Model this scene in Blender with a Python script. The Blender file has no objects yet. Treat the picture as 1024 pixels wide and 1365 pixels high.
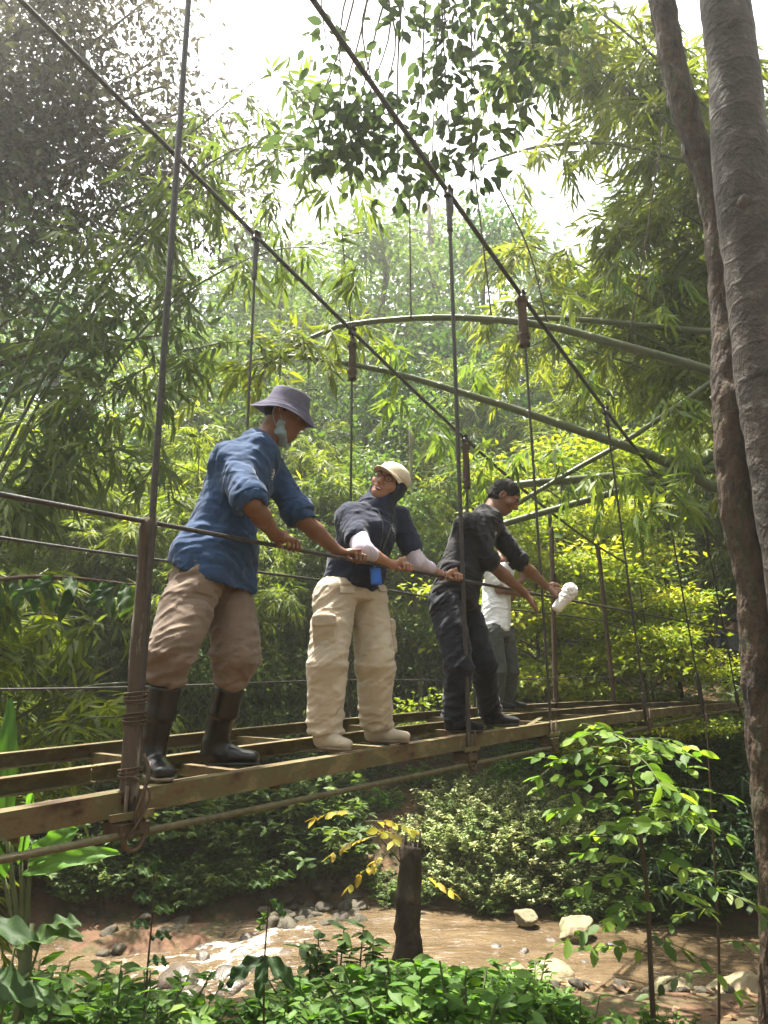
import bpy, math
import numpy as np
from mathutils import Vector, Matrix

# ------------------------------------------------------------------ camera, sky, sun, exposure
scene = bpy.context.scene
EYE = np.array([0.0, 0.0, 0.45])            # metres; the bridge deck is z = 0
PITCH = math.radians(12.2)
cam_data = bpy.data.cameras.new('camera')
cam_data.sensor_fit = 'VERTICAL'; cam_data.sensor_height = 36.0; cam_data.lens = 26.0
cam_data.clip_start = 0.05; cam_data.clip_end = 2000
cam = bpy.data.objects.new('camera', cam_data)
scene.collection.objects.link(cam)
cam.location = EYE; cam.rotation_euler = (math.pi/2 + PITCH, 0, 0)
scene.camera = cam

SUN_EL = math.radians(75); SUN_AZ = math.radians(-35)      # azimuth from +Y (straight ahead), left is negative
world = bpy.data.worlds.new('World'); scene.world = world; world.use_nodes = True
wn = world.node_tree.nodes; wl = world.node_tree.links
bg = wn['Background']
sky = wn.new('ShaderNodeTexSky'); sky.sky_type = 'NISHITA'; sky.sun_disc = False
sky.sun_elevation = SUN_EL; sky.sun_rotation = SUN_AZ
sky.air_density = 1.0; sky.dust_density = 6.0; sky.ozone_density = 1.0
hsv = wn.new('ShaderNodeHueSaturation'); hsv.inputs['Saturation'].default_value = 0.22
wl.new(sky.outputs[0], hsv.inputs['Color']); wl.new(hsv.outputs[0], bg.inputs[0])
bg.inputs[1].default_value = 0.12
sun_data = bpy.data.lights.new('sun', 'SUN'); sun_data.energy = 5.0; sun_data.angle = math.radians(0.6)
sun_data.color = (1.0, 0.94, 0.82)
sun = bpy.data.objects.new('sun', sun_data); scene.collection.objects.link(sun)
sdir = Vector((math.sin(SUN_AZ)*math.cos(SUN_EL), math.cos(SUN_AZ)*math.cos(SUN_EL), math.sin(SUN_EL)))
sun.rotation_euler = sdir.to_track_quat('Z', 'Y').to_euler(); sun.location = sdir*60
vs = scene.view_settings
vs.view_transform = 'Standard'; vs.look = 'None'; vs.gamma = 1.0; vs.use_curve_mapping = False
vs.exposure = 2.1
scene.cycles.use_denoising = True
scene.cycles.max_bounces = 7; scene.cycles.diffuse_bounces = 4; scene.cycles.transmission_bounces = 5
scene.cycles.glossy_bounces = 3; scene.cycles.transparent_max_bounces = 8
scene.cycles.volume_bounces = 1; scene.cycles.caustics_reflective = False; scene.cycles.caustics_refractive = False

# ------------------------------------------------------------------ helpers
COL = scene.collection
def nrm(v):
    v = np.asarray(v, float); return v/(np.linalg.norm(v, axis=-1, keepdims=True)+1e-12)
FPX = 986.0
def ray(px, py):
    x = (px-512)/FPX; y = (682.5-py)/FPX
    return np.array([x, math.cos(PITCH)-y*math.sin(PITCH), math.sin(PITCH)+y*math.cos(PITCH)])
def at(px, py, Y):                           # photograph point + its distance ahead -> metres
    r = ray(px, py); return EYE + r*(Y/r[1])
# bridge frame: s along the bridge, t across it (0 = rail nearest the bank with the camera), z up
BA = math.radians(37)
BD = np.array([math.sin(BA), math.cos(BA), 0.0]); BN = np.array([-math.cos(BA), math.sin(BA), 0.0])
BO = BN*2.28
def br(s, t, z): return BO + BD*s + BN*t + np.array([0, 0, z])

def hash3(i, j, k, seed=0):
    n = (i*374761393 + j*668265263 + k*2147483647 + seed*974711) & 0xffffffff
    n = ((n ^ (n >> 13))*1274126177) & 0xffffffff
    n = n ^ (n >> 16)
    return (n & 0xffff)/65535.0
def vnoise(p, seed=0):                       # smooth value noise in -1..1
    p = np.asarray(p, float); f = np.floor(p); w = p-f; w = w*w*(3-2*w); i = f.astype(np.int64)
    r = 0
    for a in (0, 1):
        for b in (0, 1):
            for c in (0, 1):
                k = (w[..., 0] if a else 1-w[..., 0])*(w[..., 1] if b else 1-w[..., 1])*(w[..., 2] if c else 1-w[..., 2])
                r = r + k*hash3(i[..., 0]+a, i[..., 1]+b, i[..., 2]+c, seed)
    return r*2-1
def fbm(p, o=3, seed=0):
    p = np.asarray(p, float); r = 0; a = 1; t = 0
    for k in range(o):
        r = r + a*vnoise(p*(2.03**k)+k*17.3, seed+k); t += a; a *= 0.5
    return r/t
def sstep(a, b, x):
    t = np.clip((x-a)/(b-a), 0, 1); return t*t*(3-2*t)

def new_mesh(name, verts, faces, smooth=True):
    me = bpy.data.meshes.new(name)
    verts = np.asarray(verts, np.float32)
    if isinstance(faces, np.ndarray):
        nf, k = faces.shape
        me.vertices.add(len(verts)); me.vertices.foreach_set('co', verts.ravel())
        me.loops.add(nf*k); me.loops.foreach_set('vertex_index', faces.astype(np.int32).ravel())
        me.polygons.add(nf); me.polygons.foreach_set('loop_start', np.arange(0, nf*k, k, dtype=np.int32))
        me.polygons.foreach_set('loop_total', np.full(nf, k, np.int32))
        me.update(calc_edges=True)
    else:
        me.from_pydata(verts.tolist(), [], faces)
    me.validate()
    if smooth:
        me.polygons.foreach_set('use_smooth', np.ones(len(me.polygons), bool))
    return me
def link(name, me, mat=None, parent=None, label=None, cat=None, group=None, kind=None):
    o = bpy.data.objects.new(name, me); COL.objects.link(o)
    if me is not None and mat is not None and not me.materials: me.materials.append(mat)
    if parent is not None: o.parent = parent
    tag(o, label, cat, group, kind)
    return o
def tag(o, label=None, cat=None, group=None, kind=None):
    if label: o['label'] = label
    if cat: o['category'] = cat
    if group: o['group'] = group
    if kind: o['kind'] = kind
    return o
def empty(name, loc, label, cat, group=None):
    o = bpy.data.objects.new(name, None); COL.objects.link(o); o.location = Vector(loc)
    o.empty_display_size = 0.1
    return tag(o, label, cat, group)
def put(name, geo, mat, parent=None, smooth=True, **kw):
    """geometry given in world metres; stored relative to the parent's place"""
    v, f = geo
    v = np.asarray(v, float)
    if parent is not None:
        q = parent; off = np.zeros(3)
        while q is not None: off += np.array(q.location); q = q.parent
        v = v-off
        return link(name, new_mesh(name, v, f, smooth), mat, parent, **kw)
    c = v.mean(0).copy(); c[2] = v[:, 2].min()
    o = link(name, new_mesh(name, v-c, f, smooth), mat, None, **kw); o.location = Vector(c)
    return o
def cat_geo(gs):
    vs_, fs_, n = [], [], 0
    for v, f in gs:
        vs_.append(np.asarray(v, float))
        fs_ += [tuple(int(i)+n for i in q) for q in f]; n += len(v)
    return np.concatenate(vs_), fs_
def frames(path):
    path = np.asarray(path, float); T = np.gradient(path, axis=0); T = nrm(T)
    a = np.array([0, 0, 1.0]) if abs(T[0][2]) < 0.9 else np.array([1.0, 0, 0])
    u = nrm(np.cross(T[0], a)); U = []
    for t in T:
        u = nrm(u-t*np.dot(u, t)); U.append(u)
    U = np.array(U); return T, U, np.cross(T, U)
def tube(path, rad, n=8, caps=True, squash=None, rough=0.0, seed=0, rfreq=6.0):
    path = np.asarray(path, float); m = len(path); rad = np.broadcast_to(np.asarray(rad, float), (m,))
    T, U, W = frames(path); ang = np.arange(n)/n*2*math.pi
    ca, sa = np.cos(ang), np.sin(ang)*(squash or 1.0)
    v = path[:, None]+rad[:, None, None]*(ca[None, :, None]*U[:, None]+sa[None, :, None]*W[:, None])
    if rough:
        d = nrm(v-path[:, None]); v = v+d*(rough*fbm(v*rfreq, 3, seed))[..., None]
    v = v.reshape(-1, 3); f = []
    for i in range(m-1):
        for j in range(n):
            k = (j+1) % n; f.append((i*n+j, i*n+k, (i+1)*n+k, (i+1)*n+j))
    if caps: f.append(tuple(range(n-1, -1, -1))); f.append(tuple((m-1)*n+j for j in range(n)))
    return v, f
def spline(pts, n):
    """Catmull-Rom through the points"""
    p = np.asarray(pts, float); p = np.vstack([2*p[0]-p[1], p, 2*p[-1]-p[-2]]); m = len(p)-3
    u = np.linspace(0, m-1e-9, n); i = u.astype(int); w = (u-i)[:, None]
    a, b, c, d = p[i], p[i+1], p[i+2], p[i+3]
    return 0.5*(2*b+(c-a)*w+(2*a-5*b+4*c-d)*w*w+(3*b-a-3*c+d)*w**3)
def obox(c, ax, ay, az, hx, hy, hz, bev=0.0):
    """box with its own axes and half sizes; bevelled edges when bev > 0"""
    c = np.asarray(c, float); ax, ay, az = nrm(ax), nrm(ay), nrm(az)
    if bev <= 0:
        v = [c+ax*hx*i+ay*hy*j+az*hz*k for i in (-1, 1) for j in (-1, 1) for k in (-1, 1)]
        return np.array(v), [(0, 1, 3, 2), (4, 6, 7, 5), (0, 4, 5, 1), (2, 3, 7, 6), (0, 2, 6, 4), (1, 5, 7, 3)]
    v = []; f = []
    o = [(-1, -1), (1, -1), (1, 1), (-1, 1)]
    def ring(x, a, b, cut):
        r = []
        for i, j in o:
            r.append(c+ax*x+ay*(i*(a-(cut if i*j > 0 else 0)))+az*(j*(b-(0 if i*j > 0 else cut))))
            r.append(c+ax*x+ay*(i*(a-(0 if i*j > 0 else cut)))+az*(j*(b-(cut if i*j > 0 else 0))))
        return r
    v += ring(-hx, hy-bev, hz-bev, bev*.4)+ring(-hx+bev, hy, hz, bev)+ring(hx-bev, hy, hz, bev)+ring(hx, hy-bev, hz-bev, bev*.4)
    for i in range(3):
        for j in range(8):
            k = (j+1) % 8; f.append((i*8+j, i*8+k, i*8+8+k, i*8+8+j))
    f.append(tuple(range(7, -1, -1))); f.append(tuple(24+j for j in range(8)))
    return np.array(v), f

# ------------------------------------------------------------------ materials
MATS = {}
def nodes(name):
    m = bpy.data.materials.new(name); m.use_nodes = True; MATS[name] = m
    return m, m.node_tree.nodes, m.node_tree.links, m.node_tree.nodes['Principled BSDF']
def ramp(N, stops):
    r = N.new('ShaderNodeValToRGB'); e = r.color_ramp.elements
    while len(e) < len(stops): e.new(0.5)
    for x, (p, c) in zip(e, stops): x.position = p; x.color = (*c, 1)
    return r
def surf(name, stops, scale=6.0, detail=6, rough=0.75, bump=0.3, bdist=0.01, stretch=(1, 1, 1), spec=0.35, bscale=None, metal=0.0, sheen=0.0, objrand=0.0, rough2=None):
    m, N, L, B = nodes(name)
    tc = N.new('ShaderNodeTexCoord'); mp = N.new('ShaderNodeMapping'); mp.inputs['Scale'].default_value = stretch
    L.new(tc.outputs['Object'], mp.inputs[0])
    nz = N.new('ShaderNodeTexNoise'); nz.inputs['Scale'].default_value = scale; nz.inputs['Detail'].default_value = detail
    nz.inputs['Roughness'].default_value = 0.62
    L.new(mp.outputs[0], nz.inputs['Vector'])
    r = ramp(N, stops); L.new(nz.outputs[0], r.inputs[0])
    colour = r.outputs[0]
    if objrand:
        oi = N.new('ShaderNodeObjectInfo'); mr = N.new('ShaderNodeMapRange')
        mr.inputs[3].default_value = 1-objrand; mr.inputs[4].default_value = 1+objrand
        L.new(oi.outputs['Random'], mr.inputs[0]); h = N.new('ShaderNodeHueSaturation')
        L.new(mr.outputs[0], h.inputs['Value']); L.new(colour, h.inputs['Color']); colour = h.outputs[0]
    L.new(colour, B.inputs['Base Color'])
    B.inputs['Roughness'].default_value = rough; B.inputs['Metallic'].default_value = metal
    B.inputs['Specular IOR Level'].default_value = spec
    if sheen: B.inputs['Sheen Weight'].default_value = sheen
    if rough2 is not None:
        mr = N.new('ShaderNodeMapRange'); mr.inputs[3].default_value = rough; mr.inputs[4].default_value = rough2
        L.new(nz.outputs[0], mr.inputs[0]); L.new(mr.outputs[0], B.inputs['Roughness'])
    if bump:
        n2 = N.new('ShaderNodeTexNoise'); n2.inputs['Scale'].default_value = bscale or scale*2.5; n2.inputs['Detail'].default_value = 5
        L.new(mp.outputs[0], n2.inputs['Vector'])
        b = N.new('ShaderNodeBump'); b.inputs['Strength'].default_value = bump; b.inputs['Distance'].default_value = bdist
        L.new(n2.outputs[0], b.inputs['Height']); L.new(b.outputs[0], B.inputs['Normal'])
    return m
def leafmat(name, dark, mid, light, trans=0.42, tcol=None, rough=0.55, spec=0.28, vary=0.2):
    """leaf: glossy front + light coming through; 'tint' is each leaf's own age"""
    m, N, L, B = nodes(name)
    at_ = N.new('ShaderNodeAttribute'); at_.attribute_name = 'tint'
    r = ramp(N, [(0.0, dark), (0.5, mid), (1.0, light)]); L.new(at_.outputs['Fac'], r.inputs[0])
    oi = N.new('ShaderNodeObjectInfo'); mr = N.new('ShaderNodeMapRange'); mr.inputs[3].default_value = 1-vary; mr.inputs[4].default_value = 1+vary
    L.new(oi.outputs['Random'], mr.inputs[0])
    h = N.new('ShaderNodeHueSaturation'); L.new(r.outputs[0], h.inputs['Color']); L.new(mr.outputs[0], h.inputs['Value'])
    L.new(h.outputs[0], B.inputs['Base Color']); B.inputs['Roughness'].default_value = rough
    B.inputs['Specular IOR Level'].default_value = spec
    t = N.new('ShaderNodeBsdfTranslucent')
    mx = N.new('ShaderNodeMix'); mx.data_type = 'RGBA'; mx.blend_type = 'MULTIPLY'; mx.inputs[0].default_value = 1.0
    L.new(h.outputs[0], mx.inputs[6]); mx.inputs[7].default_value = (*(tcol or (1.5, 1.6, 0.55)), 1)
    L.new(mx.outputs[2], t.inputs[0])
    ms = N.new('ShaderNodeMixShader'); ms.inputs[0].default_value = trans
    L.new(B.outputs[0], ms.inputs[1]); L.new(t.outputs[0], ms.inputs[2])
    L.new(ms.outputs[0], N['Material Output'].inputs[0])
    return m

def cloth(name, stops, scale, bscale=130, sheen=.1, crease=1.0):
    """woven cloth: weave bump plus the small sharp creases too fine to model"""
    m = surf(name, stops, scale, 5, .85, .35, .003, spec=.15, bscale=bscale, sheen=sheen)
    N, L = m.node_tree.nodes, m.node_tree.links; B = N['Principled BSDF']; b0 = B.inputs['Normal'].links[0].from_node
    tc = [n for n in N if n.type == 'TEX_COORD'][0]; mp = N.new('ShaderNodeMapping'); mp.inputs['Rotation'].default_value = (.5, .3, .6); mp.inputs['Scale'].default_value = (1, 1, 1.9)
    L.new(tc.outputs['Object'], mp.inputs[0])
    nz = N.new('ShaderNodeTexNoise'); nz.noise_type = 'RIDGED_MULTIFRACTAL'; nz.inputs['Scale'].default_value = 11; nz.inputs['Detail'].default_value = 2.5; nz.inputs['Distortion'].default_value = .5
    L.new(mp.outputs[0], nz.inputs['Vector'])
    b = N.new('ShaderNodeBump'); b.inputs['Strength'].default_value = .85*crease; b.inputs['Distance'].default_value = .014
    L.new(nz.outputs[0], b.inputs['Height']); L.new(b0.outputs[0], b.inputs['Normal']); L.new(b.outputs[0], B.inputs['Normal'])
    return m
# ------------------------------------------------------------------ smooth solid modelling for figures: blended distance field -> quads
class Field:
    def __init__(self, lo, hi, h):
        self.lo = np.asarray(lo, float); self.h = h
        self.n = np.ceil((np.asarray(hi)-self.lo)/h).astype(int)+1
        self.D = np.full(self.n, 9.0, np.float32)
    def _sub(self, lo, hi, m):
        a = np.clip(np.floor((lo-m-self.lo)/self.h).astype(int), 0, self.n); b = np.clip(np.ceil((hi+m-self.lo)/self.h).astype(int)+1, 0, self.n)
        if np.any(b-a < 1): return None, None
        sl = tuple(slice(x, y) for x, y in zip(a, b))
        g = np.meshgrid(*[self.lo[i]+self.h*np.arange(a[i], b[i]) for i in range(3)], indexing='ij')
        return sl, np.stack(g, -1)
    def _mix(self, sl, d, k, op):
        D = self.D[sl]; d = d.astype(np.float32)
        if op == 'add':
            if k <= 0: self.D[sl] = np.minimum(D, d)
            else:
                w = np.clip(.5+.5*(d-D)/k, 0, 1); self.D[sl] = d*(1-w)+D*w-k*w*(1-w)
        else:
            d = -d
            if k <= 0: self.D[sl] = np.maximum(D, d)
            else:
                w = np.clip(.5-.5*(d-D)/k, 0, 1); self.D[sl] = d*(1-w)+D*w+k*w*(1-w)
    def cone(self, A, B, ra, rb, k=.015, op='add'):
        A = np.asarray(A, float); B = np.asarray(B, float); r = max(ra, rb)
        sl, P = self._sub(np.minimum(A, B)-r, np.maximum(A, B)+r, k+4*self.h)
        if sl is None: return
        ab = B-A; q = P-A; t = np.clip(q@ab/(ab@ab+1e-12), 0, 1)
        d = np.linalg.norm(q-t[..., None]*ab, axis=-1)-(ra+(rb-ra)*t)
        self._mix(sl, d, k, op)
    def ell(self, A, B, ra, rb, side, k=.02, cap=None, op='add', pw=2.0):
        """limb or trunk piece of oval section: ra, rb = (half width along side, half depth)"""
        A = np.asarray(A, float); B = np.asarray(B, float); ax = nrm(B-A); s = nrm(np.asarray(side)-ax*np.dot(side, ax)); v = np.cross(ax, s)
        r = max(*ra, *rb)
        sl, P = self._sub(np.minimum(A, B)-r, np.maximum(A, B)+r, k+4*self.h)
        if sl is None: return
        ab = B-A; q = P-A; t = np.clip(q@ab/(ab@ab+1e-12), 0, 1); q = q-t[..., None]*ab
        a = ra[0]+(rb[0]-ra[0])*t; b = ra[1]+(rb[1]-ra[1])*t; mn = np.minimum(a, b); c = cap if cap else mn
        x = np.abs(q@s)/a; y = np.abs(q@v)/b; z = np.abs(q@ax)/c
        if pw == 2.0: kk = np.sqrt(x*x+y*y+z*z)
        else: kk = ((x**pw+y**pw)**(2/pw)+z*z)**.5
        self._mix(sl, (kk-1)*mn, k, op)
    def oval(self, c, rad, axes, k=.015, op='add'):
        c = np.asarray(c, float); r = max(rad); sl, P = self._sub(c-r, c+r, k+4*self.h)
        if sl is None: return
        q = P-c; kk = np.sqrt(sum(((q@nrm(a))/x)**2 for a, x in zip(axes, rad)))
        self._mix(sl, (kk-1)*min(rad), k, op)
    def cut(self, p, n, k=.004):                  # remove what lies on the n side of the plane
        g = [self.lo[i]+self.h*np.arange(self.n[i]) for i in range(3)]
        d = (g[0][:, None, None]-p[0])*n[0]+(g[1][None, :, None]-p[1])*n[1]+(g[2][None, None, :]-p[2])*n[2]
        self.D = np.maximum(self.D, d.astype(np.float32))
    def mesh(self, relax=2):
        D = self.D; ins = D < 0; n = self.n
        c = np.zeros(n-1, np.int8)
        for a in (0, 1):
            for b in (0, 1):
                for e in (0, 1): c += ins[a:n[0]-1+a, b:n[1]-1+b, e:n[2]-1+e]
        act = (c > 0) & (c < 8); idx = np.full(n-1, -1, np.int64); cells = np.argwhere(act); idx[act] = np.arange(len(cells))
        acc = np.zeros((len(cells), 3)); cnt = np.zeros(len(cells)); i, j, k = cells.T
        for ax in range(3):
            o1, o2 = [x for x in range(3) if x != ax]
            for a in (0, 1):
                for b in (0, 1):
                    s0 = np.zeros(3, int); s0[o1] = a; s0[o2] = b; s1 = s0.copy(); s1[ax] = 1
                    d0 = D[i+s0[0], j+s0[1], k+s0[2]]; d1 = D[i+s1[0], j+s1[1], k+s1[2]]
                    m = (d0 < 0) != (d1 < 0); t = np.where(m, d0/np.where(m, d0-d1, 1), 0)
                    p = np.repeat(s0[None].astype(float), len(cells), 0); p[:, ax] = t
                    acc[m] += p[m]; cnt[m] += 1
        V = self.lo+(cells+acc/np.maximum(cnt, 1)[:, None])*self.h
        Q = []
        for ax in range(3):
            o1, o2 = [(1, 2), (2, 0), (0, 1)][ax]
            s0 = [slice(1, x-1) for x in n]; s1 = list(s0); s0[ax] = slice(0, n[ax]-1); s1[ax] = slice(1, n[ax])
            a = ins[tuple(s0)]; b = ins[tuple(s1)]; e = np.argwhere(a != b); fl = a[a != b]
            off = np.array([1, 1, 1]); off[ax] = 0; e = e+off
            def cell(d1, d2):
                q = e.copy(); q[:, o1] -= d1; q[:, o2] -= d2; return idx[q[:, 0], q[:, 1], q[:, 2]]
            q = np.stack([cell(1, 1), cell(0, 1), cell(0, 0), cell(1, 0)], 1)
            q[~fl] = q[~fl][:, ::-1]; Q.append(q)
        Q = np.concatenate(Q); Q = Q[(Q >= 0).all(1)]
        for _ in range(relax):
            S = np.zeros_like(V); C = np.zeros(len(V))
            for a in range(4):
                for b in ((a+1) % 4, (a+3) % 4):
                    np.add.at(S, Q[:, a], V[Q[:, b]]); np.add.at(C, Q[:, a], 1)
            V = V*.45+.55*S/np.maximum(C, 1)[:, None]
        return V, Q
def vnormals(V, Q):
    fn = np.cross(V[Q[:, 2]]-V[Q[:, 0]], V[Q[:, 3]]-V[Q[:, 1]]); N = np.zeros_like(V)
    for a in range(4): np.add.at(N, Q[:, a], fn)
    return nrm(N)
def folds(geo, amp, bones, seed, ring=1.0, drape=1.0, f1=16.0, f2=9.0, mask=None, soft=.07):
    """cloth folds laid out limb by limb: 'ring' creases run round the limb, 'drape' folds run along it"""
    V, Q = geo; N = vnormals(V, Q); tot = np.zeros(len(V)); ws = np.zeros(len(V))
    for n, (a, b) in enumerate(bones):
        a = np.asarray(a, float); b = np.asarray(b, float); ab = b-a; L = np.linalg.norm(ab); ax = ab/L
        h = (V-a)@ax; q = V-a-h[:, None]*ax; hc = np.clip(h, 0, L); d = np.linalg.norm(V-a-hc[:, None]*ax, axis=1)
        e1 = nrm(np.cross(ax, [0.31, 0.9, 0.2])); e2 = np.cross(ax, e1); x = q@e1; y = q@e2
        wv = .022*vnoise(V*8.0, seed+3)
        r1 = np.stack([(h+wv+.55*x-.35*y)*f1, x*f1*.32, y*f1*.32], -1); r2 = np.stack([(h+.4*x)*f2*.28, (x+wv)*f2, (y-wv)*f2], -1)
        g1 = .55-1.9*np.abs(vnoise(r1+n*7.1, seed)); g2 = .5-1.8*np.abs(vnoise(r2+n*3.7, seed+1)); g3 = .5-1.8*np.abs(vnoise(r1*2.2+5, seed+2))
        end = .45+.55*np.maximum(np.exp(-(h/(.35*L))**2), np.exp(-((h-L)/(.35*L))**2))      # creases gather at the joints
        f = ring*end*(g1+.45*g3)+drape*g2
        w = np.exp(-d/soft); tot += w*f; ws += w
    f = tot/(ws+1e-12)
    if mask is not None: f = f*mask
    return V+N*(amp*f)[:, None], Q

def build_head(F, c, f, u, chin=.0, jaw=1.0):
    """c = middle of the head, f = where the face looks, u = up"""
    f = nrm(f); u = nrm(u-f*np.dot(u, f)); r = np.cross(f, u); A = (r, f, u)
    P = lambda x, y, z: c+r*x+f*y+u*z
    F.oval(P(0, -.008, .030), (.076, .096, .088), A, .01)
    F.oval(P(0, .018, -.025), (.064, .075, .085), A, .03)
    F.oval(P(0, .040, -.078-chin), (.040*jaw, .044, .034), A, .03)
    for s in (-1, 1):
        F.oval(P(.048*s, .058, -.018), (.026, .024, .024), A, .02)         # cheek
        F.oval(P(.034*s, .090, .018), (.019, .012, .010), A, .012, 'sub')  # eye socket
        F.oval(P(.035*s, .077, .014), (.016, .014, .011), A, .004)         # eyelid
        F.oval(P(.032*s, .084, .032), (.026, .012, .007), A, .010)         # brow
        F.oval(P(.077*s, -.008, .000), (.009, .021, .032), A, .006)        # ear
        F.oval(P(.083*s, .000, .002), (.006, .010, .018), A, .004, 'sub')
    F.cone(P(0, .090, .018), P(0, .110, -.016), .009, .013, .010)          # nose
    for s in (-1, 1): F.oval(P(.012*s, .100, -.022), (.009, .011, .009), A, .006)
    return P, A
def lips(F, P, A, open_=0.0):
    r, f, u = A
    F.oval(P(0, .086, -.047+open_*.4), (.024, .014, .007), A, .008)
    F.oval(P(0, .083, -.062-open_), (.020, .013, .008), A, .008)
    F.cone(P(-.022, .092, -.054), P(.022, .092, -.054), .0035, .0035, .003, 'sub')
def digit(F, pts, r0, r1, k=.004):
    pts = [np.asarray(p, float) for p in pts]; n = len(pts)-1
    for i in range(n): F.cone(pts[i], pts[i+1], r0+(r1-r0)*i/n, r0+(r1-r0)*(i+1)/n, k if i else .008)
def grip(F, wrist, c, axis, out, up=(0, 0, 1), thumb=1, sc=1.0, rr=.008):
    """hand closed over a rail: c on the rail, axis along it, fingers fall over the 'out' side and curl under"""
    up = np.asarray(up, float); axis = nrm(axis); out = nrm(out)
    kn = [c+axis*(x*sc)+up*(.030*sc+rr-abs(x)*.12)+out*.012*sc for x in (-.036, -.012, .012, .034)]
    ln = (.92, 1.05, 1.0, .85)
    mid = (kn[1]+kn[2])/2
    F.ell(wrist, wrist*.45+mid*.55-up*.004, (.026*sc, .019*sc), (.037*sc, .016*sc), axis, .02)
    F.ell(wrist*.45+mid*.55-up*.004, mid, (.037*sc, .016*sc), (.042*sc, .013*sc), axis, .015)
    for x, k, l in zip((-.036, -.012, .012, .034), kn, ln):
        a = k+(out*.026+up*-.012)*l*sc+axis*x*.10
        b = a+(out*.004+up*-.028)*l*sc
        d = b+(out*-.022+up*-.008)*l*sc
        F.cone((mid+k)/2-up*.002, k, .012*sc, .0105*sc, .008)
        digit(F, [k, a, b, d], .0100*sc, .0078*sc)
    t0 = wrist*.55+mid*.45+axis*thumb*.030*sc
    t1 = mid+axis*thumb*.062*sc-out*.012-up*.010
    t2 = t1+axis*thumb*.008-up*.026*sc+out*.012
    t3 = t2+out*.022*sc-up*.006
    digit(F, [t0, t1, t2, t3], .0125*sc, .0088*sc)
def loose_hand(F, wrist, d, side, palm, sc=1.0, curl=.5):
    """relaxed hand: d = pointing, side = towards the thumb, palm = where the palm faces"""
    d = nrm(d); side = nrm(side-d*np.dot(side, d)); palm = nrm(np.cross(d, side))*np.sign(np.dot(np.cross(d, side), palm) or 1)
    k0 = wrist+d*.085*sc
    F.ell(wrist, k0, (.026*sc, .018*sc), (.041*sc, .013*sc), side, .018)
    for x, l in zip((.034, .012, -.011, -.032), (.9, 1.05, 1.0, .8)):
        p0 = k0+side*x*sc; p = [p0]; q = d+side*x*2.2
        for j, s in enumerate((.040, .026, .020)):
            q = nrm(q+palm*curl*(.35+.25*j)); p.append(p[-1]+q*s*l*sc)
        digit(F, p, .0098*sc, .0072*sc)
    t = [wrist+d*.025*sc+side*.022*sc, wrist+d*.058*sc+side*.050*sc+palm*.008, wrist+d*.090*sc+side*.056*sc+palm*.018, wrist+d*.112*sc+side*.050*sc+palm*.026]
    digit(F, t, .0135*sc, .0085*sc)
def lathe(c, axes, prof, n=40, wob=0.0, seed=0, sx=1.0, sy=1.0):
    """profile of (radius, height) turned about the third axis"""
    r, f, u = axes; v = []; F = []
    for i, (R, z) in enumerate(prof):
        for j in range(n):
            a = 2*math.pi*j/n
            v.append(c+r*R*sx*math.cos(a)+f*R*sy*math.sin(a)+u*(z+wob*(R/.15)**3*math.sin(3*a+seed)))
    for i in range(len(prof)-1):
        for j in range(n): F.append((i*n+j, i*n+(j+1) % n, (i+1)*n+(j+1) % n, (i+1)*n+j))
    return np.array(v), F
def stick_on(surface, target, size, up, strokes, lift=.003):
    """flat embroidery strokes laid on the cloth next to the target point"""
    V, Q = surface; N = vnormals(V, Q); i = np.argmin(np.linalg.norm(V-target, axis=1))
    n = nrm(N[np.linalg.norm(V-V[i], axis=1) < .03].mean(0)); u = nrm(np.asarray(up)-n*np.dot(up, n)); r = np.cross(u, n)
    c = V[i]+n*lift; gs = []
    for x0, y0, x1, y1, w in strokes:
        a = c+(r*x0+u*y0)*size; b = c+(r*x1+u*y1)*size; d = nrm(b-a)
        gs.append(obox((a+b)/2, d, np.cross(n, d), n, np.linalg.norm(b-a)/2, w*size/2, .0012))
    return cat_geo(gs)
# ------------------------------------------------------------------ suspension bridge
def deckz(s): return .110-.0025*(s-6.2)**2
RAILZ = .985
RUST = surf('rusty_steel', [(.32, (.040, .022, .011)), (.44, (.105, .072, .033)), (.52, (.088, .080, .034)), (.60, (.165, .125, .062)), (.68, (.075, .038, .018)), (.80, (.22, .17, .10))], 5, 10, .75, .5, .005, stretch=(1, 1, 1.6), spec=.3, bscale=40)
RUSTD = surf('dark_rusty_steel', [(.3, (.035, .024, .016)), (.6, (.075, .048, .028)), (.8, (.12, .075, .04))], 9, 7, .7, .35, .003, spec=.4, bscale=60)
STEEL = surf('dark_wire_rope', [(.3, (.014, .012, .011)), (.7, (.040, .034, .029))], 40, 4, .5, .5, .004, spec=.5, bscale=120)
ROPE = surf('olive_wire_rope', [(.3, (.060, .054, .028)), (.7, (.125, .110, .060))], 25, 4, .7, .5, .004, spec=.3, bscale=120)
OLDWOOD = surf('weathered_wood', [(.34, (.024, .018, .013)), (.46, (.065, .047, .033)), (.53, (.050, .037, .027)), (.60, (.16, .14, .115)), (.72, (.34, .32, .28)), (.80, (.10, .08, .06))], 22, 9, .85, .9, .008, stretch=(1, 1, .14), bscale=26)
DARKWOOD = surf('dark_wood', [(.3, (.030, .020, .014)), (.6, (.075, .046, .030)), (.85, (.15, .10, .07))], 10, 7, .85, .6, .006, stretch=(1, 1, .16), bscale=26)
PLANK = surf('worn_plank', [(.3, (.075, .048, .030)), (.7, (.16, .11, .07))], 7, 7, .8, .4, .004, spec=.25, bscale=40)
S0, S1, SC = -4.6, 15.6, 22.0
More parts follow.
